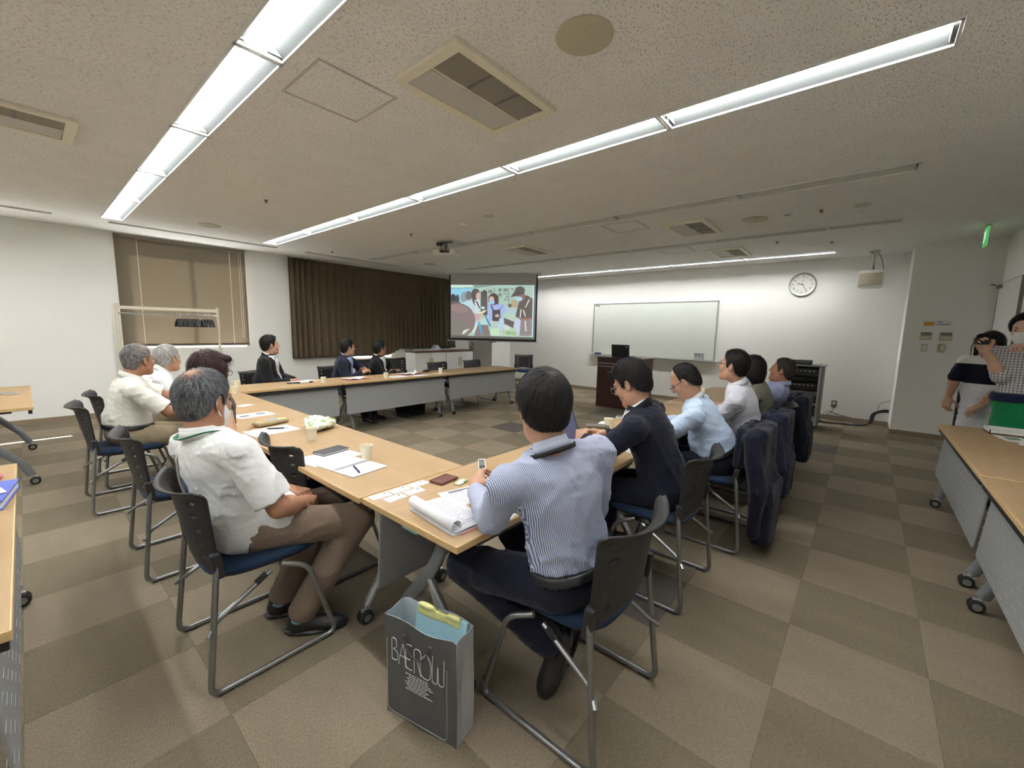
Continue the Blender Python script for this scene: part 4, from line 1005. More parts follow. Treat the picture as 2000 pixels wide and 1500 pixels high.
def hair_mesh(style, c1, c2, res, strands, seed, line=MALE, thick=0.014, top=0.0, length=0.035, thin=None, whorl=(0.012, -0.062, 0.105), lift=0.003):
    g = np.random.default_rng(seed); F = Field((-0.13, -0.15, -0.20), (0.13, 0.13, 0.17), res)
    F.ell((0, -0.012, 0.035), (0.075+thick, 0.094+thick, 0.090+thick+top), 0)
    F.ell((0, -0.035, -0.025), (0.066+thick*0.7, 0.064+thick*0.7, 0.062), 0.03)
    if style == 'bob':
        F.ell((0, -0.030, -0.045), (0.098, 0.088, 0.125), 0.03); F.cone((-0.075, 0.02, 0.03), (-0.082, 0.012, -0.10), 0.026, 0.024, 0.03); F.cone((0.075, 0.02, 0.03), (0.082, 0.012, -0.10), 0.026, 0.024, 0.03)
        F.cone((-0.05, 0.072, 0.085), (0.05, 0.072, 0.085), 0.026, 0.026, 0.03)
        F.clip(lambda P: np.minimum(P[..., 1]-0.042, np.minimum(0.064-P[..., 2], 0.066-np.abs(P[..., 0]))), 0.012); F.clip(lambda P: -0.128-P[..., 2], 0.01)
    else:
        ys, zs = zip(*line); F.clip(lambda P: np.interp(P[..., 1], ys, zs)-P[..., 2], 0.012)
        if style == 'spiky':
            for k in range(26):
                a = g.uniform(-1, 1)*0.05; y = g.uniform(-0.05, 0.085); z = 0.115-abs(y)*0.25
                F.cone((a, y, z-0.02), (a*1.3+g.normal()*0.01, y+g.uniform(0.0, 0.02), z+g.uniform(0.004, 0.022)), 0.016, 0.004, 0.012)
    F.wrinkle(0.0022, 160, seed, (1, 1, 0.35))
    V, Q = F.mesh()
    if len(V) == 0: return np_mesh('hair', np.zeros((0, 3)), np.zeros((0, 4), int))
    ce = np.array([0, -0.012, 0.030]); base = np.array(c1)*0.55+np.array(c2)*0.10
    cols = np.tile(base, (len(V), 1))*g.uniform(0.7, 1.2, (len(V), 1))
    if thin is not None:
        for (c, r, sk) in thin:
            w = np.clip(1.25-np.linalg.norm(V-np.array(c), axis=1)/r, 0, 1)[:, None]; cols = cols*(1-w)+np.array(sk)*w
    out = [(V, Q)]; cc = [cols]
    if strands:
        tri = Q[g.integers(0, len(Q), strands)]; w = g.dirichlet((1, 1, 1, 1), strands); R0 = (V[tri]*w[..., None]).sum(1)
        if thin is not None:
            keep = np.ones(strands, bool)
            for (c, r, sk) in thin: keep &= (np.linalg.norm(R0-np.array(c), axis=1) > r*g.uniform(0.2, 1.1, strands))
            R0 = R0[keep]
        n = len(R0); st = 5; pts = [R0]; wh = np.array(whorl); L = length*g.uniform(0.6, 1.2, (n, 1)); jit = g.normal(size=(n, 3))*0.25
        p = R0
        for k in range(st-1):
            nrm = (p-ce)/np.array([0.085, 0.105, 0.105])**2; nrm /= np.linalg.norm(nrm, axis=1)[:, None]
            d = (p-wh); d /= np.linalg.norm(d, axis=1)[:, None]+1e-6; d = d+np.array([0, 0, -0.35])+jit
            d -= nrm*(d*nrm).sum(1)[:, None]; d /= np.linalg.norm(d, axis=1)[:, None]+1e-6
            q = p+d*L/(st-1)+nrm*(lift if k < 2 else -lift*0.3)
            if style != 'bob':
                stop = (q[:, 2] < np.interp(q[:, 1], *zip(*line))+0.002)[:, None]; q = np.where(stop, p+nrm*0.0004, q)
            p = q; pts.append(p)
        nrm = (R0-ce); nrm /= np.linalg.norm(nrm, axis=1)[:, None]; sd = np.cross(pts[-1]-pts[0], nrm); sd /= np.linalg.norm(sd, axis=1)[:, None]+1e-9
        wd = 0.0011*g.uniform(0.7, 1.5, (n, 1)); SV = []
        for k in range(st): ww = wd*(1-0.75*k/(st-1)); SV += [pts[k]-sd*ww, pts[k]+sd*ww]
        SV = np.stack(SV, 1).reshape(-1, 3); b0 = np.arange(n)[:, None]*2*st
        SF = np.concatenate([b0+np.array([2*k, 2*k+1, 2*k+3, 2*k+2]) for k in range(st-1)]); out.append((SV, SF))
        mix = g.beta(0.9, 1.2, (n, 1)); sc = np.array(c1)*(1-mix)+np.array(c2)*mix; cc.append(np.repeat(sc, 2*st, 0))
    V, Q = join_chunks(out); me = np_mesh('hair', V, Q)
    if len(me.vertices) == len(V): put_attr(me, np.concatenate(cc))
    return me
def head_field(res, neck_l, female=False, wide=1.0):
    F = Field((-0.10, -0.13, -0.20), (0.10, 0.14, 0.14), res)
    F.ell((0, -0.012, 0.035), (0.075*wide, 0.094, 0.088), 0.02).ell((0, 0.022, -0.035), (0.061*wide, 0.068, 0.084), 0.03)
    F.cone((-0.030, 0.020, -0.086), (0, 0.062, -0.100), 0.030, 0.022, 0.025).cone((0.030, 0.020, -0.086), (0, 0.062, -0.100), 0.030, 0.022, 0.025)
    for s in (-1, 1):
        F.ell((s*0.048*wide, 0.0, -0.058), (0.018, 0.026, 0.026), 0.025).ell((s*0.036, 0.060, -0.028), (0.026, 0.022, 0.026), 0.02)
        F.ell((s*0.033, 0.091, 0.004), (0.017, 0.011, 0.010), 0.010, None, True)
        F.ell((s*0.078*wide, -0.006, -0.006), (0.009, 0.020, 0.033), 0.006, rot_z(s*22)).ell((s*0.088*wide, -0.002, -0.003), (0.005, 0.011, 0.019), 0.004, rot_z(s*22), True)
    F.cone((-0.036, 0.077, 0.022), (0.036, 0.077, 0.022), 0.011, 0.011, 0.014)
    F.cone((0, 0.085, 0.012), (0, 0.104, -0.022), 0.008, 0.012, 0.010).ell((-0.012, 0.094, -0.026), (0.009, 0.010, 0.008), 0.008).ell((0.012, 0.094, -0.026), (0.009, 0.010, 0.008), 0.008)
    F.cone((-0.016, 0.084, -0.056), (0.016, 0.084, -0.056), 0.007, 0.007, 0.008).cone((-0.013, 0.083, -0.069), (0.013, 0.083, -0.069), 0.007, 0.007, 0.008).ell((0, 0.072, -0.098), (0.020, 0.016, 0.016), 0.015)
    F.cone((-0.020, 0.094, -0.0625), (0.020, 0.094, -0.0625), 0.003, 0.003, 0.003, True)
    F.cone((0, -0.022, -0.045), neck_l, 0.054 if not female else 0.046, 0.060 if not female else 0.050, 0.03)
    return F.mesh()
def hand_field(res, curl=35, spread=4, thumb=25):
    """right hand: wrist at the origin, fingers along +y, palm faces -z, thumb on -x"""
    F = Field((-0.10, -0.05, -0.10), (0.08, 0.20, 0.06), res)
    F.rbox((0.0, 0.050, -0.003), (0.030, 0.036, 0.004), 0.011, 0.012).cone((0, -0.045, 0), (0, 0.02, 0), 0.024, 0.025, 0.02)
    for i, (x, L, r) in enumerate(((-0.030, 0.072, 0.0088), (-0.010, 0.080, 0.0090), (0.010, 0.074, 0.0086), (0.029, 0.058, 0.0076))):
        a = R_(-8-curl*0.6); sp = R_((i-1.5)*spread); p = np.array([x, 0.090-0.005*abs(i-1), 0.0]); q = np.array([x*0.8, 0.055, 0.0]); F.cone(q, p, 0.0105, r+0.001, 0.008)
        for k, fr in enumerate((0.45, 0.31, 0.24)):
            d = np.array([math.sin(sp), math.cos(a), math.sin(a)]); e = p+d*L*fr; F.cone(p, e, r*(1-0.06*k), r*(0.94-0.08*k), 0.0035); p = e; a -= R_(curl*(0.95 if k == 0 else 0.7))
    p = np.array([-0.028, 0.022, -0.008]); d1 = unit((-0.72, 0.62, -0.42-thumb/90)); e = p+d1*0.042; F.cone(p, e, 0.0145, 0.0105, 0.010); d2 = unit((-0.25, 0.85, -0.45-thumb/80)); e2 = e+d2*0.032; F.cone(e, e2, 0.0105, 0.0092, 0.004); F.cone(e2, e2+unit((0.05, 0.9, -0.4))*0.022, 0.0092, 0.0075, 0.004)
    return F.mesh()
_HC = {}
def hand_at(res, w, fwd, pal, left, curl, thumb=25):
    key = (res, curl, thumb)
    if key not in _HC: _HC[key] = hand_field(res, curl, 4, thumb)
    V, Q = _HC[key]; V = V.copy(); Q = Q.copy()
    if left: V[:, 0] *= -1; Q = Q[:, ::-1]
    y = unit(fwd); z = -np.array(pal, float); z = unit(z-y*(z@y)); x = np.cross(y, z)
    return V@np.stack([x, y, z])+np.array(w), Q
def band(rx, ry, h, tilt, gap=0, n=40, th=0.003, flare=0.0):
    """open ring (collar, lanyard): returns verts and faces"""
    v = []; f = []; a0 = R_(90+gap); a1 = R_(450-gap)
    for i in range(n+1):
        a = a0+(a1-a0)*i/n; c, s = math.cos(a), math.sin(a)
        for z, k in ((0, 0), (h, flare)):
            for t in (0, th): v.append(((rx+t-k)*c, (ry+t-k)*s, z-tilt*s))
    for i in range(n):
        b = i*4; c = b+4; f += [(b, c, c+2, b+2), (b+1, b+3, c+3, c+1), (b+2, c+2, c+3, b+3), (b, b+1, c+1, c)]
    if gap: f += [(0, 2, 3, 1), (4*n, 4*n+1, 4*n+3, 4*n+2)]
    return v, f

def person(base, face, label, pel, neck, head, heading, pitch=0.0, roll=0.0, twist=0.0, arms=None, legs=None, top='shirt', top_m='shirt_white', bot_m='trousers_navy', skin_m='skin_tan',
           hair=None, sleeve='long', tuck=True, belly=0.0, shoes='leather_black', glasses=None, mask=False, res=0.010, hres=0.005, collar=None, belt=False, female=False, suit_v=None, tie=None,
           seated=True, skirt=None, wr=0.0045, sw=0.185, extra=None, hem=None, brow=True, stripes=False, tunic=0, flap=False, wide=1.0, hand_res=0.0045, sock='trousers_black', group=None, lift=0.0):
    """all given positions are world coordinates; they are turned into the person's own frame (facing +y)"""
    Rw = rot_z(-face); inv = Rw.T; b0 = np.array([base[0], base[1], 0.0]); W = lambda p: inv@(np.array(p, float)-b0)
    t = empty('person', tuple(b0), R_(-face)); tag(t, label, 'person', group)
    pel, neck, hc = W(pel), W(neck), W(head); ch = []
    ax = unit(neck-pel); L = np.linalg.norm(neck-pel)
    rt = rot_z(-twist)@np.array([1.0, 0, 0]); rt = unit(rt-ax*(rt@ax)); fw = np.cross(ax, rt)
    fr = np.stack([rt, fw, ax], 1)
    rp = np.array([1.0, 0, 0]); rp = unit(rp-ax*(rp@ax)); frp = np.stack([rp, np.cross(ax, rp), ax], 1)
    sp = lambda u, back=0.0: pel+ax*L*u-fw*back
    sh = {}
    for s, k in ((-1, 'L'), (1, 'R')): sh[k] = neck+rt*s*sw-ax*0.055-fw*0.005
    arms = arms or {}; legs = legs or {}; A = {}
    for s, k in ((-1, 'L'), (1, 'R')):
        a = arms.get(k, {}); tgt = W(a['w']) if 'w' in a else pel+np.array([s*0.12, 0.30, 0.06])
        pole = inv@np.array(a['pole'], float) if 'pole' in a else np.array([s*0.5, -0.5, -0.8])
        e, w = ik(sh[k], tgt, 0.275, 0.245, pole)
        if 'e' in a: e = W(a['e']); w = tgt
        A[k] = (e, w, a)
    hip = {k: pel+np.array([s*0.088, 0.02, -0.02]) for s, k in ((-1, 'L'), (1, 'R'))}; G = {}
    for s, k in ((-1, 'L'), (1, 'R')):
        g = legs.get(k, {}); an = W(g['a']) if 'a' in g else (np.array([s*0.12, 0.40, 0.085]) if seated else np.array([s*0.10, 0.0, 0.085]))
        if 'k' in g: kn = W(g['k'])
        else: kn, an = ik(hip[k], an, 0.41, 0.39, np.array([s*0.1, 1.0, 0.6]))
        toe = inv@np.array(g['t'], float) if 't' in g else np.array([s*0.15, 1.0, -0.12]); G[k] = (kn, an, unit(toe))
    # ---- body: one continuous surface
    lo = np.min([pel-0.25, neck-0.3]+[x[0]-0.1 for x in A.values()]+[x[1]-0.1 for x in A.values()]+[x[1]-0.15 for x in G.values()]+[x[0]-0.12 for x in G.values()], 0); hi = np.max([pel+0.25, neck+0.25]+[x[0]+0.1 for x in A.values()]+[x[1]+0.1 for x in A.values()]+[x[0]+0.12 for x in G.values()]+[x[1]+0.15 for x in G.values()], 0)
    B = Field(lo, hi, res*1.15); th = 1.0
    B.ell(sp(0.05), (0.145, 0.100, 0.10), 0.04, frp).ell(sp(0.35, 0.01), (0.130, 0.095+belly*0.6, 0.14), 0.05, fr).ell(sp(0.68, 0.01), (0.140, 0.095, 0.15), 0.05, fr)
    B.cone(sp(0.97, 0.01), hc-unit(hc-neck)*0.05, 0.056 if not female else 0.047, 0.052 if not female else 0.044, 0.03)
    for k in 'LR':
        e, w, a = A[k]; B.cone(sp(0.86), sh[k], 0.06, 0.050, 0.03).cone(sh[k], e, 0.050, 0.042, 0.02).cone(e, e+(w-e)*0.35, 0.042, 0.043, 0.015).cone(e+(w-e)*0.35, w, 0.043, 0.027, 0.015)
        kn, an, toe = G[k]; fu = np.array([0, 0, 1.0]); fu = unit(fu-toe*(fu@toe)); B.cone(hip[k], kn, 0.075, 0.052, 0.03).cone(kn, kn+(an-kn)*0.35, 0.050, 0.052, 0.02).cone(kn+(an-kn)*0.35, an, 0.052, 0.034, 0.02).cone(an-fu*0.015, an+toe*0.12-fu*0.048, 0.032, 0.022, 0.02)
    ch.append(B.mesh())
    # head
    yawr = heading-face; Rh = rot_z(-yawr)@rot_x(-pitch)@rot_y(roll); hl = lambda p: Rh@np.array(p, float)+hc
    nl = Rh.T@(neck+ax*0.02-fw*0.01-hc); V, Q = head_field(hres, nl, female, wide); ch.append((V@Rh.T+hc, Q))
    for k in 'LR':
        e, w, a = A[k]; fwd = inv@np.array(a['f'], float) if 'f' in a else (w-e); pal = inv@np.array(a['p'], float) if 'p' in a else np.array([0, 0, -1.0])
        ch.append(hand_at(hand_res, w, fwd, pal, k == 'L', a.get('curl', 35), a.get('thumb', 25)))
    V, Q = join_chunks(ch); link('body', np_mesh('body', V, Q), skin_m, t)
    def headpart(nm, me, m):
        o = link(nm, me, m, t); o.matrix_local = Matrix.Translation(Vector(hc)) @ Matrix([list(r) for r in Rh]).to_4x4(); return o
    # eyes, brows, hair
    for s in (-1, 1):
        mb = MB(); mb.lathe([(0.0005, -0.0045), (0.008, -0.003), (0.012, 0.0), (0.008, 0.003), (0.0005, 0.0045)], (0, 0, 0), 12); v = [(x+s*0.033, y*0.5+0.0805, z*1.1+0.003) for x, y, z in mb.v]
        headpart('eye', from_py('eye', v, mb.f), 'eye_dark')
    if hair:
        hm = hair_mesh(res=max(0.0035, hres*0.9), **hair); headpart('hair', hm, 'hair')
        if brow:
            for s in (-1, 1):
                mb = MB().tube([(s*0.016, 0.0895, 0.020), (s*0.032, 0.0885, 0.027), (s*0.050, 0.078, 0.022)], [0.003, 0.0036, 0.002], 6); me = mb.mesh('eyebrow'); put_attr(me, np.tile(np.array(hair['c1'])*0.7+np.array(hair['c2'])*0.2, (len(me.vertices), 1))); headpart('eyebrow', me, 'hair')
    if glasses:
        gm, gy = glasses; mb = MB()
        for s in (-1, 1):
            mb.tube([(s*0.034+0.024*math.cos(a), 0.104-0.012*abs(0.034+0.024*math.cos(a)*s-0.02)*0, -0.001+0.019*math.sin(a)) for a in np.linspace(0, 2*math.pi, 20, endpoint=False)], 0.0017, 6, closed=True)
            mb.tube([(s*0.058, 0.103, 0.006), (s*0.072*wide, 0.085, 0.008), (s*0.083*wide, 0.0, 0.010), (s*0.080*wide, -0.022, -0.008)], 0.0019, 6)
        mb.tube([(-0.011, 0.105, 0.002), (0, 0.108, 0.005), (0.011, 0.105, 0.002)], 0.0017, 6); headpart('glasses', mb.mesh('glasses'), gm)
    if mask:
        F = Field((-0.09, -0.02, -0.14), (0.09, 0.14, 0.02), hres); F.ell((0, 0.028, -0.042), (0.067, 0.074, 0.086), 0.02).cone((0, 0.10, -0.015), (0, 0.092, -0.06), 0.018, 0.016, 0.03).ell((0, 0.06, -0.10), (0.034, 0.035, 0.022), 0.02)
        F.clip(lambda P: np.maximum(np.maximum(P[..., 2]+0.012-0.25*np.abs(P[..., 0])*0, -0.128-P[..., 2]), 0.030-P[..., 1]), 0.004); V, Q = F.mesh(); headpart('face_mask', np_mesh('face_mask', V, Q), 'mask_white')
        mb = MB()
        for s in (-1, 1): mb.tube(fillet([(s*0.062, 0.040, -0.020), (s*0.076, 0.012, 0.018), (s*0.085, -0.018, 0.030), (s*0.086, -0.026, -0.005), (s*0.080, -0.010, -0.040), (s*0.058, 0.038, -0.082)], 0.02), 0.0018, 6)
        headpart('mask_loops', mb.mesh('mask_loops'), 'mask_white')
    # ---- garment top
    gi = 0.016 if top != 'suit' else 0.026; F = Field(lo-0.05, hi+0.05, res)
    def torso(F, g, full=True):
        F.ell(sp(0.30, 0.012), (0.140+g, 0.108+g+belly, 0.17), 0.06, fr).ell(sp(0.68, 0.012), (0.148+g, 0.104+g, 0.17), 0.05, fr).ell(sp(0.86, 0.0), (0.140+g, 0.080+g, 0.085+g), 0.04, fr)
        if full: F.ell(sp(0.02), (0.155+g, 0.125+g+belly*0.6, 0.13), 0.05, frp)
        for k in 'LR': F.cone(sp(0.90), sh[k], 0.062+g*0.6, 0.056+g*0.5, 0.03)
        F.cone(neck-ax*0.01, neck+ax*0.018, 0.062+g*0.3, 0.052+g*0.3, 0.03)
    torso(F, gi)
    if tunic: F.cone(pel, pel-np.array([0, 0, tunic]), 0.165, 0.185, 0.04)
    for s, k in ((-1, 'L'), (1, 'R')):
        e, w, a = A[k]
        if sleeve == 'long': F.cone(sh[k], e, 0.056+gi*0.6, 0.046+gi*0.7, 0.02).cone(e, e+(w-e)*0.93, 0.046+gi*0.7, 0.032+gi*0.5, 0.012)
        elif sleeve == 'short':
            q = sh[k]+(e-sh[k])*0.86; F.cone(sh[k], q, 0.058+gi*0.6, 0.062+gi*0.9, 0.02); u = unit(e-sh[k]); F.clip(lambda P: np.where((np.linalg.norm(P-q, axis=-1) < 0.13), (P-q)@u, -1.0))
        elif sleeve == 'half':
            q = e+(w-e)*0.05; F.cone(sh[k], e, 0.058+gi*0.6, 0.050+gi, 0.02)
    F.wrinkle(wr*2.0, 26, sum(map(ord, label)) % 1000, (1, 1, 0.7)).wrinkle(wr*0.9, 60, 5+sum(map(ord, label)) % 1000, (0.7, 0.7, 1.1))
    if flap: F.ell(pel+np.array([0, 0.085, 0.012]), (0.195, 0.120, 0.112), 0.04)
    hz = (pel+ax*(hem if hem is not None else (0.076 if tuck else -0.10)))
    if skirt is None and hem != 'none':
        near = lambda P: np.linalg.norm((P-pel)[..., :2], axis=-1)
        sl_arm = []
        def hemf(P):
            d = -((P-hz)@ax); arm = np.full(d.shape, 9.0, np.float32)
            for k in 'LR':
                for (p, q) in (((sh[k], A[k][0]), (A[k][0], A[k][1])) if sleeve == 'long' else ((sh[k], A[k][0]),)):
                    v_ = q-p; tt = np.clip(((P-p)@v_)/(v_@v_), 0, 1); arm = np.minimum(arm, np.linalg.norm(P-p-tt[..., None]*v_, axis=-1))
            return np.where(arm < 0.085, -1.0, d)
        F.clip(hemf, 0.0)
    V, Q = F.mesh(); me = np_mesh('shirt', V, Q); nm = {'suit': 'jacket', 'shirt': 'shirt', 'blouse': 'blouse'}[top]
    o = link(nm, me, top_m, t)
    if stripes:
        n = len(me.vertices); co = np.zeros(n*3, np.float32); me.vertices.foreach_get('co', co); co = co.reshape(-1, 3); su = (co-pel)@rt
        for s, k in ((-1, 'L'), (1, 'R')):
            for (p, q) in ((sh[k], A[k][0]), (A[k][0], A[k][1])):
                v_ = q-p; u = unit(v_); tt = ((co-p)@v_)/(v_@v_); rad = co-p-np.clip(tt, 0, 1)[:, None]*v_; m_ = (np.linalg.norm(rad, axis=1) < 0.085) & (tt > (0.18 if q is A[k][0] else -0.1)) & (tt < 1.1) & (((co-neck)@rt)*s > 0.13)
                e1 = unit(np.cross(u, [0.31, 0.2, 0.9])); e2 = np.cross(u, e1); su = np.where(m_, np.arctan2(rad@e1, rad@e2)*0.06, su)
        at = me.attributes.new('su', 'FLOAT', 'POINT'); at.data.foreach_set('value', su.astype(np.float32))
    if collar:
        v, f = band(0.066 if not female else 0.056, 0.070 if not female else 0.058, 0.040, 0.022, 14, flare=0.010); me = from_py('collar', [fr@np.array(p)+neck+ax*0.018-fw*0.006 for p in v], f); link('collar', me, collar, t, True)
        v, f = band(0.073, 0.078, 0.036, 0.022, 20, flare=0.016); me = from_py('collar', [fr@(np.array(p)*np.array([1, 1, 1]))+neck+ax*0.012-fw*0.006 for p in v], f); link('collar_fold', me, collar if top != 'suit' else top_m, t, True)
    if suit_v:
        F = Field(lo, hi, res*0.8); torso(F, gi+0.004, False)
        def vv(P):
            q = P-neck; x = q@rt; y = q@fw; z = q@ax
            return np.maximum(np.maximum(np.abs(x)-0.010-0.085*np.clip((z+0.34)/0.34, 0, 1.2), 0.02-y), np.maximum(-0.34-z, z-0.03))
        F.clip(vv); V, Q = F.mesh(); link('shirt_front', np_mesh('shirt_front', V, Q), suit_v, t)
        if tie:
            F = Field(lo, hi, res*0.8); torso(F, gi+0.009, False); F.clip(lambda P: np.maximum(np.maximum(np.abs((P-neck)@rt)-0.022, 0.02-(P-neck)@fw), np.maximum(-0.33-(P-neck)@ax, (P-neck)@ax-0.012))); V, Q = F.mesh(); link('tie', np_mesh('tie', V, Q), tie, t)
    # ---- trousers or skirt, shoes
    F = Field(lo-0.05, hi+0.05, res*1.1); F.ell(pel+ax*0.01, (0.165, 0.132+belly*0.6, 0.125), 0.04, frp)
    if skirt:
        F.cone(pel, np.array([pel[0], pel[1], 0.45]), 0.160, 0.170, 0.05); F.clip(lambda P: 0.40-P[..., 2])
    else:
        for k in 'LR':
            kn, an, toe = G[k]; F.cone(hip[k], kn, 0.094, 0.074, 0.035).cone(kn, an+(kn-an)*0.06, 0.073, 0.064, 0.015)
    F.clip(lambda P: np.where(np.linalg.norm(P-pel-ax*0.1, axis=-1) < 0.24, np.minimum((P-pel)@ax-0.085, P[..., 2]-pel[2]-0.083), -1.0), 0.0)
    F.wrinkle(wr*1.2, 32, 3+sum(map(ord, label)) % 777); V, Q = F.mesh(); link('trousers' if not skirt else 'skirt', np_mesh('trousers', V, Q), bot_m, t)
    if belt:
        F = Field(pel-0.25, pel+0.25, 0.008); torso(F, gi+0.003); F.ell(pel+ax*0.01, (0.171, 0.140, 0.132), 0.04, frp); F.clip(lambda P: np.abs((P-pel)@ax-0.064)-0.017); V, Q = F.mesh(); link('belt', np_mesh('belt', V, Q), 'leather_black', t)
    for k in 'LR':
        kn, an, toe = G[k]; up = np.array([0, 0, 1.0]); up = unit(up-toe*(up@toe)); sd = np.cross(toe, up); fs = np.stack([sd, toe, up], 1); an0 = an
        F = Field(an-0.26, an+0.26, 0.007); bot = -0.078
        F.ell(an0+toe*0.135+up*-0.046, (0.045, 0.075, 0.036), 0.03, fs).ell(an0+toe*0.03-up*0.04, (0.038, 0.085, 0.045), 0.03, fs).cone(an0-toe*0.01-up*0.03, an0-toe*0.01-up*0.002, 0.042, 0.040, 0.02)
        F.clip(lambda P: bot-(P-an0)@up); F.ell(an0+toe*0.07+up*(bot+0.004), (0.046, 0.145, 0.012), 0.004, fs)
        V, Q = F.mesh(); link('shoe', np_mesh('shoe', V, Q), shoes, t)
        if sock:
            F = Field(an-0.15, an+0.15, 0.008); u = unit(kn-an); F.cone(an-u*0.01, an+u*0.09, 0.043, 0.046, 0.0); V, Q = F.mesh(); link('sock', np_mesh('sock', V, Q), sock, t)
    return dict(t=t, W=W, hl=hl, fr=fr, neck=neck, pel=pel, ax=ax, rt=rt, fw=fw, sh=sh, A=A, Rh=Rh, hc=hc)
# ---------------------------------------------------------------- clothing materials
cloth('shirt_white', srgb(222, 224, 224), 0.85, 900, 0.02, 0.30); cloth('shirt_white_warm', srgb(224, 223, 214), 0.85, 900, 0.02, 0.30); cloth('trousers_navy', srgb(22, 25, 42), 0.9, 900, 0.15, 0.25)
cloth('trousers_khaki', srgb(150, 136, 112), 0.9, 900, 0.06, 0.25); cloth('trousers_taupe', srgb(124, 108, 94), 0.9, 900, 0.06, 0.25); cloth('trousers_black', srgb(20, 20, 23), 0.9)
cloth('suit_navy', srgb(24, 27, 44), 0.9, 1200, 0.12, 0.22); cloth('suit_black', srgb(26, 26, 29), 0.9, 1200, 0.12, 0.22); cloth('suit_indigo', srgb(30, 32, 52), 0.9, 1200, 0.12, 0.22)
cloth('shirt_sky', srgb(184, 204, 230), 0.85, 900, 0.03, 0.3); cloth('shirt_pale', srgb(204, 206, 216), 0.85, 900, 0.03, 0.3); cloth('shirt_lilac', srgb(156, 164, 198), 0.85, 900, 0.04, 0.3); cloth('shirt_blue', srgb(150, 178, 222), 0.85)
cloth('top_olive', srgb(112, 112, 98), 0.9, 700, 0.06, 0.3); cloth('blouse_dark', srgb(70, 62, 64), 0.9); cloth('skirt_green', srgb(24, 128, 78), 0.85, 900, 0.06, 0.25); cloth('apron_navy', srgb(30, 36, 62), 0.9)
cloth('collar_blue', srgb(186, 194, 216), 0.85); cloth('sock_blue', srgb(120, 170, 200), 0.9); cloth('strap_grey', srgb(176, 172, 166), 0.8); mat('lanyard_green', srgb(30, 120, 80), 0.6); mat('lanyard_black', (0.012, 0.012, 0.014), 0.6)
def stripe_mat():
    m, n, l, b = new_mat('shirt_stripes', (1, 1, 1), 0.85, 0, 0.2); a = n.new('ShaderNodeAttribute'); a.attribute_name = 'su'
    mu = n.new('ShaderNodeMath'); mu.operation = 'MULTIPLY'; mu.inputs[1].default_value = 2*math.pi/0.0054; si = n.new('ShaderNodeMath'); si.operation = 'SINE'
    l.new(a.outputs['Fac'], mu.inputs[0]); l.new(mu.outputs[0], si.inputs[0])
    l.new(_ramp(n, l, si.outputs[0], [(0.0, srgb(112, 124, 164)), (0.45, srgb(214, 219, 232))]), b.inputs['Base Color'])
    _bump(n, l, b, _noise(n, l, _coord(n, l), 22, 5, 0.6), 0.3, 0.02)
stripe_mat()
def plaid_mat():
    m, n, l, b = new_mat('shirt_plaid', (1, 1, 1), 0.85, 0, 0.2); tc = n.new('ShaderNodeTexCoord'); sx = n.new('ShaderNodeSeparateXYZ'); l.new(tc.outputs['Object'], sx.inputs[0]); outs = []
    for ax_, fr_ in (('X', 1/0.022), ('Z', 1/0.022), ('Y', 1/0.022)):
        mu = n.new('ShaderNodeMath'); mu.operation = 'MULTIPLY'; mu.inputs[1].default_value = 2*math.pi*fr_; si = n.new('ShaderNodeMath'); si.operation = 'SINE'; l.new(sx.outputs[ax_], mu.inputs[0]); l.new(mu.outputs[0], si.inputs[0])
        g = n.new('ShaderNodeMath'); g.operation = 'GREATER_THAN'; g.inputs[1].default_value = 0.72; l.new(si.outputs[0], g.inputs[0]); outs.append(g.outputs[0])
    ad = n.new('ShaderNodeMath'); ad.operation = 'ADD'; l.new(outs[0], ad.inputs[0]); l.new(outs[1], ad.inputs[1])
    l.new(_ramp(n, l, ad.outputs[0], [(0.0, srgb(206, 206, 204)), (0.6, srgb(120, 120, 126))]), b.inputs['Base Color'])
plaid_mat()
def blouse_mat():
    m, n, l, b = new_mat('blouse_colourblock', (1, 1, 1), 0.85, 0, 0.2); tc = n.new('ShaderNodeTexCoord'); sx = n.new('ShaderNodeSeparateXYZ'); l.new(tc.outputs['Object'], sx.inputs[0])
    mr = n.new('ShaderNodeMapRange'); mr.inputs[1].default_value = 0.6; mr.inputs[2].default_value = 1.4; l.new(sx.outputs['Z'], mr.inputs[0])
    r = n.new('ShaderNodeValToRGB'); r.color_ramp.interpolation = 'CONSTANT'; e = r.color_ramp.elements; e.new(0.5); e.new(0.5)
    for k, (p, c) in enumerate(((0.0, srgb(214, 216, 220)), (0.10, srgb(214, 216, 220)), (0.50, srgb(24, 26, 40)), (0.74, srgb(222, 222, 220)))): e[k].position = p; e[k].color = (*c, 1)
    l.new(mr.outputs[0], r.inputs[0]); l.new(r.outputs[0], b.inputs['Base Color'])
blouse_mat()
K1, K2 = (0.010, 0.009, 0.009), (0.035, 0.032, 0.032)
GR1, GR2 = (0.030, 0.031, 0.033), (0.26, 0.27, 0.29)
SKT = srgb(176, 138, 116)

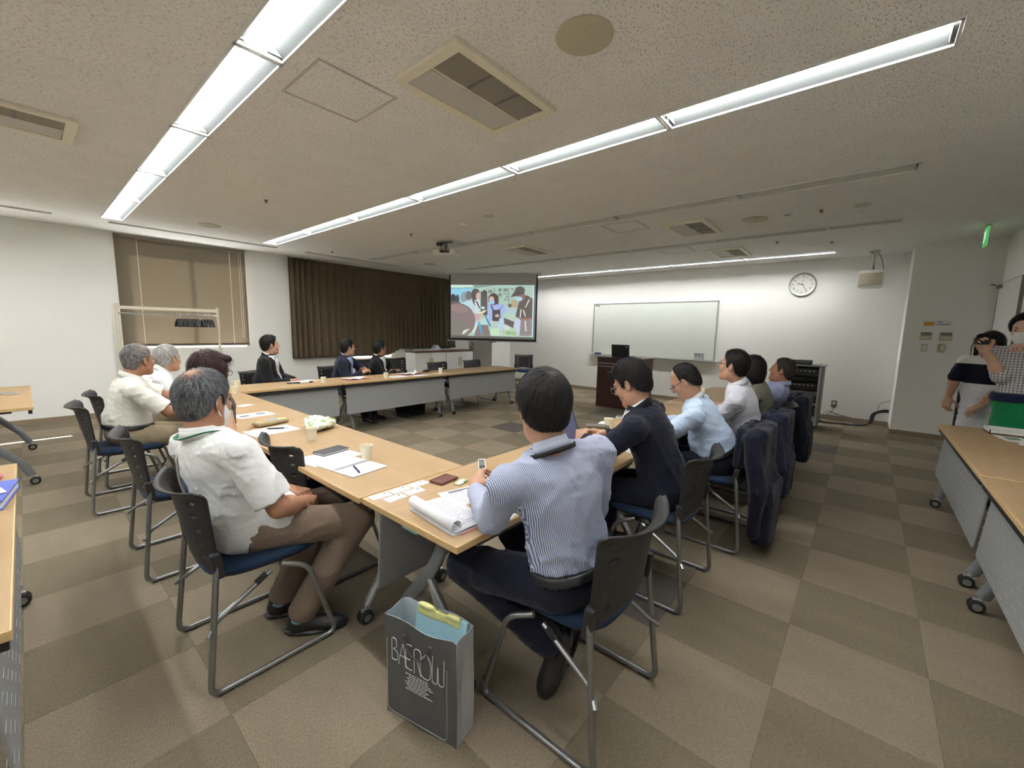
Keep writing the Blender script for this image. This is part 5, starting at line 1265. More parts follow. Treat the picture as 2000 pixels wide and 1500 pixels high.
# the man in the striped shirt (seen from behind)
P1 = person((1.25, 0.76), 0, 'seated man in a blue striped shirt seen from behind, holding a voice recorder', (1.245, 0.755, 0.555), (1.165, 0.805, 1.01), (1.165, 0.845, 1.165), 36, pitch=9, twist=26,
    arms={'L': dict(w=(1.150, 1.160, 0.780), e=(1.035, 0.960, 0.765), f=(0.55, 0.50, 0.32), p=(0.55, -0.5, -0.6), curl=48, thumb=40), 'R': dict(w=(1.36, 0.985, 0.765), e=(1.385, 0.745, 0.765), f=(-0.45, 0.75, 0.05), p=(-0.6, -0.4, -0.6), curl=46, thumb=40)},
    legs={'L': dict(k=(1.075, 1.14, 0.50), a=(1.255, 0.83, 0.205), t=(-0.42, 0.10, -0.9)), 'R': dict(k=(1.40, 1.16, 0.51), a=(1.42, 0.88, 0.20), t=(-0.1, 0.2, -0.9))},
    top_m='shirt_stripes', stripes=True, belt=True, collar='collar_blue', res=0.0085, hres=0.0045, hand_res=0.0035, hair=dict(style='short', c1=K1, c2=K2, strands=6500, seed=1, length=0.05, thick=0.017, thin=[((0.010, -0.070, 0.112), 0.018, srgb(96, 70, 58))], whorl=(0.010, -0.072, 0.115)), wr=0.004)
def ring_part(P, nm, m, rx, ry, h, up, tilt=0.02, gap=0, back=0.006):
    v, f = band(rx, ry, h, tilt, gap); me = from_py(nm, [P['fr']@np.array(p)+P['neck']+P['ax']*up-P['fw']*back for p in v], f); return link(nm, me, m, P['t'], True)
ring_part(P1, 'lanyard', 'lanyard_black', 0.084, 0.088, 0.016, 0.004, 0.03)

# the man in the navy suit with the tablet
P2 = person((2.30, 0.80), 0, 'seated man in a navy suit and glasses looking down at a tablet', (2.32, 0.80, 0.555), (2.25, 0.95, 0.995), (2.235, 1.005, 1.145), -4, pitch=26, twist=-6,
    arms={'L': dict(w=(2.19, 1.25, 0.785), pole=(-0.9, -0.4, -0.5), f=(-0.15, 0.9, 0.12), p=(0.6, 0.1, -0.5), curl=30), 'R': dict(w=(2.40, 1.23, 0.775), pole=(0.9, -0.3, -0.6), f=(-0.35, 0.8, 0.1), p=(-0.6, 0.1, -0.5), curl=30)},
    top='suit', top_m='suit_navy', collar='shirt_white', suit_v='shirt_white', tuck=False, bot_m='trousers_navy', skin_m='skin_tan', glasses=('rim_silver', 0), res=0.010,
    hair=dict(style='spiky', c1=K1, c2=K2, strands=4500, seed=2, length=0.042, thick=0.016, top=0.006, lift=0.005))
# the man in the light blue shirt
P3 = person((3.12, 0.74), 0, 'seated man in a light blue shirt, balding, head bent over papers', (3.16, 0.74, 0.55), (3.075, 0.90, 0.955), (3.05, 0.965, 1.095), -8, pitch=36, twist=-8,
    arms={'L': dict(w=(3.03, 1.19, 0.745), pole=(-0.9, -0.3, -0.5), curl=25), 'R': dict(w=(3.28, 1.16, 0.745), pole=(0.9, -0.3, -0.5), curl=25)},
    top_m='shirt_sky', collar='shirt_white', bot_m='trousers_navy', belt=True, belly=0.03, skin_m='skin_tan', glasses=('glass_rim_violet', 0), wide=1.04,
    hair=dict(style='short', c1=K1, c2=K2, strands=2500, seed=3, length=0.016, thick=0.009, line=RECEDE))
# the upright man in the pale shirt
P4 = person((3.85, 0.72), 0, 'seated upright man in a pale grey shirt and glasses, chin raised', (3.86, 0.70, 0.55), (3.735, 0.77, 1.02), (3.715, 0.81, 1.185), 4, pitch=-8, twist=-4,
    arms={'L': dict(w=(3.86, 1.00, 0.74), pole=(-0.9, -0.3, -0.6)), 'R': dict(w=(3.92, 1.02, 0.75), pole=(0.9, -0.3, -0.6))}, top_m='shirt_pale', collar='shirt_pale', bot_m='trousers_navy', skin_m='skin_tan', glasses=('glass_rim', 0), belly=0.02,
    hair=dict(style='short', c1=K1, c2=K2, strands=2500, seed=4, length=0.04, thick=0.016))
# the woman in grey-green
P5 = person((4.48, 0.72), 0, 'seated woman with a black bob in a grey-green top', (4.52, 0.72, 0.55), (4.43, 0.76, 0.965), (4.43, 0.80, 1.115), 30, pitch=2, top='blouse', top_m='top_olive', bot_m='trousers_black', skin_m='skin_fair', female=True, tuck=False, sw=0.16, res=0.012, hres=0.006,
    arms={'L': dict(w=(4.40, 1.02, 0.72)), 'R': dict(w=(4.60, 1.02, 0.72))}, hair=dict(style='bob', c1=K1, c2=K2, strands=2200, seed=5, length=0.06, thick=0.016))
# the man with folded arms
P6 = person((5.08, 0.72), 0, 'seated man in a lilac-blue shirt with folded arms, leaning back', (5.12, 0.80, 0.53), (5.00, 0.64, 0.945), (4.985, 0.635, 1.085), 0, pitch=-10, twist=-6,
    arms={'L': dict(w=(5.14, 0.92, 0.74), pole=(-0.9, 0.1, -0.5), f=(0.9, 0.1, 0.1), p=(0, -1, 0)), 'R': dict(w=(4.92, 0.93, 0.76), pole=(0.9, 0.1, -0.5), f=(-0.9, 0.1, 0.1), p=(0, -1, 0))}, top_m='shirt_lilac', collar='shirt_lilac', bot_m='trousers_black', skin_m='skin_brown', belly=0.04, res=0.012, hres=0.006,
    hair=dict(style='short', c1=(0.03, 0.027, 0.022), c2=(0.14, 0.125, 0.10), strands=2200, seed=6, length=0.028, thick=0.010))
# the masked man with grey hair
P7 = person((0.62, 2.04), 90, 'seated grey-haired man in a white short-sleeved shirt wearing a mask and green lanyard', (0.60, 2.04, 0.55), (0.460, 2.055, 0.965), (0.470, 2.085, 1.115), 62, pitch=5, twist=-14,
    arms={'R': dict(w=(0.79, 1.93, 0.615), pole=(-0.3, -0.9, -0.5), f=(0.5, 0.75, -0.1), p=(0.1, 0.3, -0.9), curl=40), 'L': dict(w=(0.80, 2.13, 0.62), pole=(-0.3, 0.9, -0.6), f=(0.4, -0.8, -0.05), p=(0.1, -0.3, -0.9), curl=40)},
    legs={'R': dict(k=(0.985, 1.80, 0.515), a=(0.735, 1.905, 0.085), t=(0.75, -0.5, -0.05)), 'L': dict(k=(1.00, 2.10, 0.515), a=(0.72, 2.10, 0.085), t=(0.8, -0.25, -0.05))},
    top_m='shirt_white', sleeve='short', tuck=False, bot_m='trousers_taupe', skin_m='skin_brown', collar='shirt_white', mask=True, belly=0.05, flap=True, res=0.0085, hres=0.0045, hand_res=0.0035, sock='sock_blue', wr=0.005, sw=0.205, hem=-0.125,
    hair=dict(style='short', c1=GR1, c2=GR2, strands=6500, seed=7, length=0.042, thick=0.011, thin=[((0.0, -0.062, 0.118), 0.050, SKT)], whorl=(0.0, -0.06, 0.125)))
lp = [P7['fr']@np.array(p)+P7['neck'] for p in ((-0.02, 0.150, -0.26), (-0.055, 0.118, -0.10), (-0.086, 0.045, 0.012), (-0.082, -0.03, 0.045), (-0.040, -0.086, 0.045), (0.0, -0.095, 0.042), (0.040, -0.086, 0.045), (0.082, -0.03, 0.045), (0.086, 0.045, 0.012), (0.055, 0.118, -0.10), (0.02, 0.150, -0.26))]
MB().tube(fillet(lp, 0.05, 5), 0.008, 8, flat=0.35).build('lanyard', 'lanyard_green', P7['t'], True)
fr, nk = P7['fr'], P7['neck']; pts = [fr@np.array(p)+nk for p in ((0.02, -0.125, -0.42), (-0.05, -0.139, -0.30), (-0.09, -0.135, -0.16), (-0.085, -0.098, -0.04), (-0.072, -0.03, 0.012), (-0.06, 0.06, -0.03), (-0.02, 0.128, -0.20))]
MB().tube(fillet(pts, 0.08, 6), 0.006, 8, flat=0.6).build('bag_strap', 'strap_grey', P7['t'], True)
# the brown-haired woman behind him
BR1, BR2 = (0.030, 0.015, 0.014), (0.085, 0.045, 0.040)
P8 = person((0.58, 3.15), 90, 'seated woman with short brown hair and round glasses behind the masked man', (0.74, 3.15, 0.55), (0.765, 3.14, 0.98), (0.745, 3.14, 1.135), 70, pitch=6, top='blouse', top_m='blouse_dark', bot_m='trousers_black', sleeve='none', skin_m='skin_tan', female=True, tuck=False, sw=0.165, res=0.011, hres=0.006, glasses=('glass_rim', 0),
    arms={'R': dict(w=(0.88, 2.87, 0.50), pole=(-0.4, -0.8, -0.3), f=(0.6, 0.1, -0.7)), 'L': dict(w=(0.98, 3.26, 0.62))}, hair=dict(style='bob', c1=BR1, c2=BR2, strands=2600, seed=8, length=0.05, thick=0.016))
# white-haired and grey-haired men in white
P9 = person((0.66, 5.08), 90, 'seated white-haired man in a white short-sleeved shirt', (0.66, 5.08, 0.55), (0.82, 5.08, 0.955), (0.885, 5.10, 1.095), 62, pitch=-2, top_m='shirt_white', sleeve='short', collar='shirt_white', bot_m='trousers_khaki', skin_m='skin_tan', res=0.011, hres=0.006, wr=0.004,
    arms={'R': dict(w=(1.04, 4.96, 0.735), pole=(-0.4, -0.8, -0.3)), 'L': dict(w=(1.08, 5.16, 0.735))}, hair=dict(style='short', c1=(0.30, 0.29, 0.27), c2=(0.72, 0.71, 0.68), strands=2600, seed=9, length=0.045, thick=0.014))
P10 = person((0.48, 4.49), 90, 'seated grey-haired man in a white polo shirt and khaki trousers', (0.49, 4.49, 0.55), (0.53, 4.47, 0.975), (0.590, 4.48, 1.13), 64, pitch=-3, top_m='shirt_white_warm', sleeve='short', collar='shirt_white_warm', belt=True, bot_m='trousers_khaki', skin_m='skin_brown', res=0.010, hres=0.0055, belly=0.03, wr=0.004, wide=1.04,
    arms={'R': dict(w=(0.92, 4.38, 0.735), pole=(-0.5, -0.7, -0.5)), 'L': dict(w=(1.0, 4.58, 0.735))}, hair=dict(style='short', c1=(0.10, 0.095, 0.09), c2=(0.46, 0.44, 0.42), strands=3000, seed=10, length=0.030, thick=0.009, thin=[((0.05, 0.02, 0.11), 0.03, SKT)]))
# three suited men along the window side
P11 = person((2.12, 6.10), 128, 'seated man in a black suit beside the blind, seen in profile', (2.10, 6.12, 0.55), (2.10, 6.06, 1.015), (2.125, 6.05, 1.17), 94, pitch=-4, twist=-6, top='suit', top_m='suit_black', suit_v='shirt_white', collar='shirt_white', tuck=False, bot_m='trousers_black', skin_m='skin_tan', res=0.012, hres=0.006, belly=0.04, wide=1.06,
    arms={'R': dict(w=(2.26, 5.84, 0.70)), 'L': dict(w=(2.36, 5.92, 0.70))}, hair=dict(style='short', c1=K1, c2=K2, strands=2200, seed=12, length=0.045, thick=0.018))
P12 = person((3.18, 6.10), 150, 'seated man in a navy suit and blue shirt with clasped hands', (3.16, 6.15, 0.55), (3.17, 6.05, 0.965), (3.20, 6.02, 1.115), 96, pitch=-2, twist=-22, top='suit', top_m='suit_indigo', suit_v='shirt_blue', collar='shirt_blue', tuck=False, bot_m='trousers_navy', skin_m='skin_tan', res=0.012, hres=0.006, belly=0.02,
    arms={'R': dict(w=(3.27, 5.77, 0.755), f=(0.7, -0.2, 0.3), p=(0.2, 0.3, -0.9), pole=(-0.8, 0.1, -0.6)), 'L': dict(w=(3.40, 5.86, 0.77), f=(-0.4, -0.7, 0.3), p=(-0.6, 0.3, -0.6), pole=(0.8, 0.2, -0.6))}, hair=dict(style='short', c1=K1, c2=K2, strands=2200, seed=13, length=0.035, thick=0.014))
P13 = person((3.78, 6.10), 150, 'seated man in a dark grey suit and open white shirt by the curtain', (3.77, 6.14, 0.55), (3.74, 6.06, 0.945), (3.755, 6.04, 1.09), 92, pitch=-3, twist=-18, top='suit', top_m='suit_black', suit_v='shirt_white', collar='shirt_white', tuck=False, bot_m='trousers_black', skin_m='skin_brown', res=0.012, hres=0.006,
    arms={'R': dict(w=(3.92, 5.86, 0.72), f=(0.7, 0.2, 0.2), pole=(-0.8, 0.1, -0.6)), 'L': dict(w=(3.98, 5.98, 0.72), f=(-0.6, -0.5, 0.2), pole=(0.8, 0.2, -0.6))}, hair=dict(style='spiky', c1=K1, c2=K2, strands=2200, seed=14, length=0.05, thick=0.017))
# two women standing by the wall
ST = dict(seated=False, female=True, sw=0.165, res=0.012, hres=0.006)
P14 = person((6.28, -0.95), -62, 'standing woman with a black bob in a white and navy colour-block blouse', (6.28, -0.95, 0.90), (6.27, -0.95, 1.265), (6.245, -0.930, 1.385), -58, pitch=0, top='blouse', top_m='blouse_colourblock', bot_m='trousers_navy', sleeve='half', tuck=False, hem=-0.42, tunic=0.36, skin_m='skin_tan', belly=0.05,
    arms={'L': dict(w=(6.04, -0.90, 0.80), e=(6.17, -1.03, 0.98), f=(-0.3, 0.6, -0.5)), 'R': dict(w=(6.25, -0.70, 0.83), e=(6.28, -0.735, 1.05), f=(-0.1, 0.1, -0.9))}, legs={'L': dict(a=(6.28, -1.04, 0.085)), 'R': dict(a=(6.30, -0.85, 0.085))}, hair=dict(style='bob', c1=K1, c2=K2, strands=1800, seed=15, length=0.06, thick=0.018), **ST)
P15 = person((5.46, -1.03), -72, 'standing woman in a plaid shirt and green skirt raising a camera', (5.46, -1.045, 0.91), (5.45, -1.015, 1.38), (5.42, -0.99, 1.525), -64, pitch=6, top='shirt', top_m='shirt_plaid', bot_m='skirt_green', skirt=True, sleeve='half', tuck=True, hem=0.06, skin_m='skin_fair', mask=True,
    arms={'L': dict(w=(5.235, -1.02, 1.36), pole=(0.1, -0.3, -1), f=(-0.2, 0.5, 0.3), p=(-0.2, 0.6, -0.4), curl=45), 'R': dict(w=(5.345, -0.775, 1.350), e=(5.40, -0.895, 1.13), f=(-0.25, 0.35, 0.5), p=(-0.7, -0.3, -0.3), curl=45)}, legs={'L': dict(a=(5.44, -1.13, 0.085)), 'R': dict(a=(5.46, -0.96, 0.085))}, hair=dict(style='short', c1=K1, c2=K2, strands=1800, seed=16, length=0.05, thick=0.022), **ST)
F = Field(P15['pel']-0.3, P15['pel']+0.3, 0.01); F.ell(P15['pel']+P15['ax']*0.03, (0.188, 0.176, 0.14), 0); F.clip(lambda P: np.abs((P-P15['pel'])@P15['ax']-0.055)-0.035); V, Q = F.mesh(); link('waistband', np_mesh('waistband', V, Q), 'apron_navy', P15['t'])
# ================================================================ THINGS ON AND AROUND THE TABLES
Z0 = TOP+0.0004
cloth('bag_black', srgb(22, 22, 26), 0.9); mat('tablet_display', srgb(96, 98, 128), 0.15); mat('pink_pale', srgb(232, 196, 196), 0.8); mat('tumbler_pink', srgb(206, 184, 172), 0.4); mat('leaf_green', srgb(110, 140, 110), 0.7)
def lines_mesh(w, h, rows, seed, x0=0.1, fill=0.86, thick=0.0026, z=0.0009):
    """print on a sheet: short dashes in rows (flat, illegible at this size)"""
    g = random.Random(seed); mb = MB()
    for r in range(rows):
        y = h*(0.5-0.08-0.84*r/max(1, rows-1)); x = -w*(0.5-x0); end = w*(fill-0.5)*(1 if g.random() < 0.7 else g.uniform(0.2, 0.9))
        while x < end:
            L = g.uniform(0.006, 0.028); L = min(L, end-x+0.004); mb.add([(x, y-thick/2, z), (x+L, y-thick/2, z), (x+L, y+thick/2, z), (x, y+thick/2, z)], [(0, 1, 2, 3)]); x += L+g.uniform(0.002, 0.006)
    return mb
def sheet(x, y, rz, w, h, label, rows=0, seed=1, z=Z0, m='paper', cat='paper', head=False, name='paper_sheet', n=1):
    t = empty(name, (x, y, z), R_(rz)); MB().box((0, 0, 0.0004*n), (w, h, 0.0008*n)).build('page', m, t)
    if rows: 
        o = lines_mesh(w, h, rows, seed, z=0.0008*n+0.0002).build('print', 'ink_soft', t); o['kind'] = 'stuff'
        if head: MB().box((0, h*0.40, 0.0008*n+0.0003), (w*0.55, 0.010, 0.0001)).box((-0.02, h*0.33, 0.0008*n+0.0003), (w*0.35, 0.005, 0.0001)).build('heading', 'ink', t)
    tag(t, label, cat); return t
def paper_cup(x, y, label, z=Z0):
    o = MB().lathe([(0.0, 0.004), (0.024, 0.004), (0.0245, 0.0), (0.0262, 0.0), (0.0345, 0.076), (0.0362, 0.0775), (0.0360, 0.080), (0.0338, 0.079), (0.0255, 0.006), (0.0, 0.006)], seg=28).build('paper_cup', 'paper_cup', None, True); o.location = (x, y, z); tag(o, label, 'cup'); return o
paper_cup(1.185, 2.06, 'cream paper cup beside the spiral notebook')
paper_cup(1.150, 2.66, 'cream paper cup beside the plastic bag')
paper_cup(1.40, 5.02, 'cream paper cup at the corner before the white-haired man')
paper_cup(1.56, 5.52, 'cream paper cup on the corner of the window-side tables')
paper_cup(2.47, 5.30, 'cream paper cup before the black-suited man')
paper_cup(3.37, 5.27, 'cream paper cup beside the open pink-backed papers')
paper_cup(4.46, 5.36, 'cream paper cup next to the black case')
paper_cup(2.84, 1.44, 'cream paper cup beyond the man with the tablet')
# notebook table
def notebook():
    t = empty('spiral_notebook', (1.065, 2.00, Z0), R_(8)); w, h = 0.21, 0.148
    for s in (-1, 1):
        p = MB().box((0, s*(h/2+0.004), 0.003), (w, h, 0.006), None, 0.0015).build('page_block', 'paper', t)
    mb = MB()
    for k in range(26):
        x = -w/2+0.01+k*(w-0.02)/25; mb.tube([(x+0.001*math.sin(0), 0.009*math.cos(a), 0.006+0.006*math.sin(a)) for a in np.linspace(0, math.pi, 7)], 0.0009, 5)
    mb.build('wire_spiral', 'ink', t)['kind'] = 'stuff'
    tag(t, 'open blank spiral notebook near the table edge', 'notebook')
def pen(x, y, rz, label, m='ink', z=Z0):
    t = empty('ballpoint_pen', (x, y, z+0.0052), R_(rz)); MB().tube([(-0.062, 0, 0), (-0.05, 0, 0), (0.045, 0, 0)], [0.002, 0.0048, 0.0050], 10).build('barrel', m, t, True)
    MB().tube([(0.045, 0, 0), (0.066, 0, 0), (0.070, 0, 0)], [0.0044, 0.0040, 0.002], 10).build('cap', 'chrome', t, True); MB().box((0.045, 0, 0.0055), (0.035, 0.003, 0.0015)).build('clip', 'chrome', t); tag(t, label, 'pen')
notebook(); pen(1.045, 1.915, 75, 'dark pen lying on the blank notebook page', 'navy_felt', Z0+0.006)
sheet(1.06, 2.245, 8, 0.297, 0.21, 'printed sheet under the black planner', 9, 3)
def planner(x, y, rz, label, m='leather_black', w=0.17, h=0.095, th=0.014):
    t = empty('planner', (x, y, Z0+0.001), R_(rz)); MB().box((0, 0, th/2), (w-0.006, h-0.006, th-0.004)).build('pages', 'paper', t)
    MB().box((0, 0, th-0.0015), (w, h, 0.003), None, 0.001).box((0, 0, 0.0015), (w, h, 0.003), None, 0.001).box((0, h/2-0.001, th/2), (w, 0.003, th)).build('cover', m, t); tag(t, label, 'planner')
planner(1.115, 2.325, 10, 'slim black planner lying on a printed sheet')
sheet(1.07, 3.10, 4, 0.297, 0.21, 'printed sheet with a pen near the table edge', 8, 5)
pen(1.11, 3.12, -30, 'black and silver pen on the printed sheet by the pouch', 'rubber', Z0+0.001)
def pouch():
    t = empty('pencil_pouch', (1.135, 3.30, Z0+0.018), R_(12)); F = Field((-0.14, -0.06, -0.03), (0.14, 0.06, 0.04), 0.005); F.rbox((0, 0, 0), (0.105, 0.028, 0.001), 0.016, 0).wrinkle(0.002, 60, 4); V, Q = F.mesh(); link('bag', np_mesh('bag', V, Q), 'pouch_cloth', t)
    MB().tube([(-0.11, 0.012, 0.012), (-0.05, 0.014, 0.0165), (0.05, 0.014, 0.0165), (0.11, 0.012, 0.012)], 0.0025, 6).build('zip', 'gold_metal', t); MB().box((0.01, 0.0, 0.0185), (0.06, 0.03, 0.002)).build('blue_patch', 'shirt_blue', t)
    MB().tube([(-0.115, 0, 0.0), (-0.145, -0.01, -0.01), (-0.16, -0.012, -0.014)], 0.004, 6).build('tassel', 'pink_paper', t); tag(t, 'beige zipped pencil pouch with a red tassel', 'pouch')
cloth('pouch_cloth', srgb(176, 160, 124), 0.9, 900, 0.08, 0.2); pouch()
def plastic_bag():
    t = empty('snack_bag', (1.325, 2.92, Z0+0.042), R_(35)); g = np.random.default_rng(5); F = Field((-0.19, -0.15, -0.06), (0.19, 0.15, 0.10), 0.0065)
    F.ell((0, 0, 0), (0.14, 0.10, 0.040), 0); F.ell((-0.03, 0.03, 0.03), (0.085, 0.06, 0.030), 0.02).cone((0.10, 0.03, 0), (0.15, 0.06, 0.0), 0.02, 0.006, 0.02).cone((-0.10, -0.04, 0), (-0.16, -0.06, -0.01), 0.02, 0.006, 0.02)
    F.wrinkle(0.012, 42, 9).wrinkle(0.006, 90, 2); F.clip(lambda P: -0.040-P[..., 2]); V, Q = F.mesh(); link('bag_film', np_mesh('bag_film', V, Q), 'snack_film', t); tag(t, 'crumpled clear plastic bag with green print', 'plastic bag')
def snack_mat():
    m, n, l, b = new_mat('snack_film', (1, 1, 1), 0.18, 0, 0.6); v = _coord(n, l); f = _noise(n, l, v, 22, 3); g = _noise(n, l, v, 55, 2)
    a = _ramp(n, l, f, [(0.0, srgb(236, 238, 226)), (0.56, srgb(230, 234, 218)), (0.60, srgb(150, 190, 96)), (0.66, srgb(120, 160, 84)), (0.70, srgb(238, 240, 230))]); h = _ramp(n, l, g, [(0.30, (0.45, 0.5, 0.45)), (0.38, (1, 1, 1))])
    mx = n.new('ShaderNodeMix'); mx.data_type = 'RGBA'; mx.blend_type = 'MULTIPLY'; mx.inputs[0].default_value = 0.7; l.new(a, mx.inputs[6]); l.new(h, mx.inputs[7]); l.new(mx.outputs[2], b.inputs['Base Color'])
snack_mat(); plastic_bag()
t = sheet(1.165, 3.75, 3, 0.26, 0.185, 'sheet with two grey pictures on the white-shirted men\'s table', 0, 6)
for k, (x, y) in enumerate(((-0.07, -0.01), (0.06, 0.02))):
    o = MB().box((x, y, 0.0011), (0.07, 0.05, 0.0002)).build('picture', 'ink_soft', t)
sheet(1.255, 4.25, 20, 0.12, 0.085, 'small white card alone on the white-shirted men\'s table', 0)
# corner table: cards, wallet, packet, document, recorder
cards = [(0.952, 1.550), (1.052, 1.550), (1.152, 1.548), (0.985, 1.486), (1.086, 1.488)]
for k, (x, y) in enumerate(cards):
    t = empty('business_card', (x, y, Z0), R_(random.uniform(-4, 4))); MB().box((0, 0, 0.0003), (0.091, 0.055, 0.0006)).build('card', 'paper', t)
    lines_mesh(0.091, 0.055, 4, 40+k, 0.12, 0.75, 0.0022, 0.0008).build('print', 'ink_soft', t)['kind'] = 'stuff'; MB().box((0.028, 0.014, 0.0008), (0.010, 0.009, 0.0002)).build('emblem', 'ink_soft', t)
    tag(t, 'white printed business card laid out in rows by the wallet', 'business card', 'business cards on the corner table')
t = empty('card_wallet', (1.265, 1.495, Z0), R_(8)); MB().box((0, 0, 0.006), (0.118, 0.082, 0.012), None, 0.004).build('cover', 'leather_brown', t); MB().box((0, 0.030, 0.0125), (0.112, 0.003, 0.001)).build('seam', 'leather_brown', t); tag(t, 'brown leather card wallet beside the business cards', 'wallet')
t = empty('sweets_packet', (1.300, 1.412, Z0), R_(15)); F = Field((-0.05, -0.03, -0.002), (0.05, 0.03, 0.014), 0.003); F.rbox((0, 0, 0.005), (0.032, 0.014, 0.001), 0.004, 0).wrinkle(0.002, 120, 3); V, Q = F.mesh(); link('film', np_mesh('film', V, Q), 'snack_film', t); MB().box((0.0, 0, 0.0105), (0.04, 0.014, 0.001)).build('print_label', 'paper', t); tag(t, 'small clear packet beside the brown wallet', 'packet')
def document():
    t = empty('rolled_document', (1.015, 1.185, Z0), R_(-6)); w, h = 0.21, 0.297; v = []; f = []; n = 40
    # page leaf: flat on the stack, then curled over along its outer long edge
    path = []
    for k in range(n+1):
        u = k/n
        if u < 0.45: path.append((0.105-0.21*u/0.45*0.78, 0.010+0.004*math.sin(u*7)))
        else:
            a = (u-0.45)/0.55*R_(300); r = 0.024-0.005*(u-0.45); path.append((-0.0588-r*math.sin(a), 0.012+r-r*math.cos(a)))
    for x, z in path: v += [(x, -h/2, z), (x, h/2, z)]
    for k in range(n): f.append((2*k, 2*k+2, 2*k+3, 2*k+1))
    o = link('curled_pages', from_py('curled_pages', v, f), 'paper', t, True); md = o.modifiers.new('thick', 'SOLIDIFY'); md.thickness = 0.0016
    MB().box((0.02, 0, 0.004), (w-0.02, h, 0.006)).build('page_stack', 'paper', t); MB().box((0.004, -0.008, 0.0008), (w-0.06, h, 0.0016)).build('red_cover', 'pink_paper', t)
    lines_mesh(0.16, 0.27, 15, 77, 0.04, 0.95, 0.0022, 0.0165).build('print', 'ink_soft', t)['kind'] = 'stuff'; bpy.data.objects[t.children[-1].name].location = (0.03, 0, 0)
    tag(t, 'thick printed document with its cover pages rolled back at the table corner', 'document')
document()
t = sheet(1.215, 1.285, -14, 0.20, 0.17, 'printed page with a bold heading under the striped man\'s forearm', 9, 8, head=True)
sheet(1.175, 1.02, 12, 0.09, 0.06, 'small pale leaflet sticking out over the table edge', 0)
t = empty('voice_recorder', (1.375, 1.345, 0.775), R_(35)); t.rotation_euler = (R_(32), 0, R_(-40)); MB().box((0, 0, 0), (0.038, 0.105, 0.015), None, 0.004).build('case', 'rim_silver', t); MB().box((0, 0.026, 0.008), (0.028, 0.030, 0.001)).build('display', 'lcd_grey', t); MB().lathe([(0.009, 0.007), (0.009, 0.009), (0, 0.0095)], (0, -0.010, 0), 16).build('control_dial', 'grey_plastic', t); tag(t, 'silver voice recorder held in the striped man\'s hands', 'voice recorder')
# tablet and things before the navy-suited man
t = empty('tablet', (2.13, 1.375, 0.855), 0); t.rotation_euler = (R_(58), 0, R_(-22)); MB().box((0, 0, 0), (0.185, 0.255, 0.008), None, 0.003).build('case', 'black_plastic', t); MB().box((0, 0, 0.0045), (0.165, 0.235, 0.001)).build('display', 'tablet_display', t); tag(t, 'tablet with a dim violet screen held by the navy-suited man', 'tablet')
t = empty('pen_case', (2.78, 1.50, Z0), R_(-60)); F = Field((-0.10, -0.03, 0), (0.10, 0.03, 0.05), 0.004); F.cone((-0.075, 0, 0.018), (0.075, 0, 0.018), 0.017, 0.017, 0); V, Q = F.mesh(); link('shell', np_mesh('shell', V, Q), 'grille_grey', t); MB().tube([(-0.07, 0, 0.0355), (0.07, 0, 0.0355)], 0.0015, 6).build('zip', 'ink', t); tag(t, 'dark grey rounded pen case on the table before the tablet', 'pen case')
t = empty('folded_tissue', (2.93, 1.53, Z0), R_(10)); F = Field((-0.07, -0.05, 0), (0.07, 0.05, 0.04), 0.005); F.rbox((0, 0, 0.010), (0.04, 0.025, 0.004), 0.006, 0).wrinkle(0.004, 70, 5); V, Q = F.mesh(); link('tissue', np_mesh('tissue', V, Q), 'paper', t); MB().box((0.045, -0.01, 0.01), (0.006, 0.02, 0.02)).build('red_mark', 'pink_paper', t); tag(t, 'crumpled white packet beside the pen case', 'packet')
sheet(2.45, 1.10, 0, 0.21, 0.297, 'white papers under the navy-suited man\'s forearms', 0, n=4); sheet(3.30, 1.30, -15, 0.297, 0.21, 'pink-tinted papers before the light-blue-shirted man', 7, 12, m='paper'); sheet(3.42, 1.20, 5, 0.25, 0.18, 'pink sheet on the light-blue-shirted man\'s table', 0, m='pink_pale', z=Z0+0.002)
t = empty('smartphone', (3.30, 1.52, Z0), R_(20)); MB().box((0, 0, 0.005), (0.075, 0.15, 0.009), None, 0.003).build('case', 'white_plastic', t); MB().box((0, 0, 0.0098), (0.066, 0.14, 0.001)).build('display', 'lens_glass', t); tag(t, 'white-edged smartphone lying beyond the suited man\'s shoulder', 'smartphone')
t = empty('tumbler', (4.32, 1.20, Z0)); MB().lathe([(0.0, 0), (0.030, 0), (0.033, 0.004), (0.034, 0.16), (0.031, 0.165), (0, 0.165)], seg=24).build('body', 'tumbler_pink', t, True); MB().lathe([(0.030, 0.165), (0.030, 0.20), (0.025, 0.207), (0, 0.207)], seg=24).build('lid', 'cream_plastic', t, True); tag(t, 'beige-pink lidded tumbler in front of the pale-shirted man', 'tumbler')
# window-side tables
def open_papers(x, y, rz, label, w=0.30, h=0.21):
    t = empty('open_booklet', (x, y, Z0), R_(rz)); v = []; f = []; n = 24
    for k in range(n+1):
        u = -1+2*k/n; z = 0.006+0.034*abs(math.sin(u*2.2))*(1 if u > 0 else 0.7)*(1-0.3*abs(u)); v += [(u*w/2, -h/2, z), (u*w/2, h/2, z*0.8)]
    for k in range(n): f.append((2*k, 2*k+2, 2*k+3, 2*k+1))
    o = link('pages', from_py('pages', v, f), 'paper', t, True); md = o.modifiers.new('thick', 'SOLIDIFY'); md.thickness = 0.0015
    MB().box((0.0, -0.004, 0.0012), (w+0.015, h+0.012, 0.0024)).build('pink_cover', 'pink_paper', t); tag(t, label, 'booklet')
open_papers(2.98, 5.42, 6, 'open pink-covered booklet before the navy-suited man in blue'); open_papers(3.93, 5.48, 3, 'open pink-covered booklet before the man by the curtain')
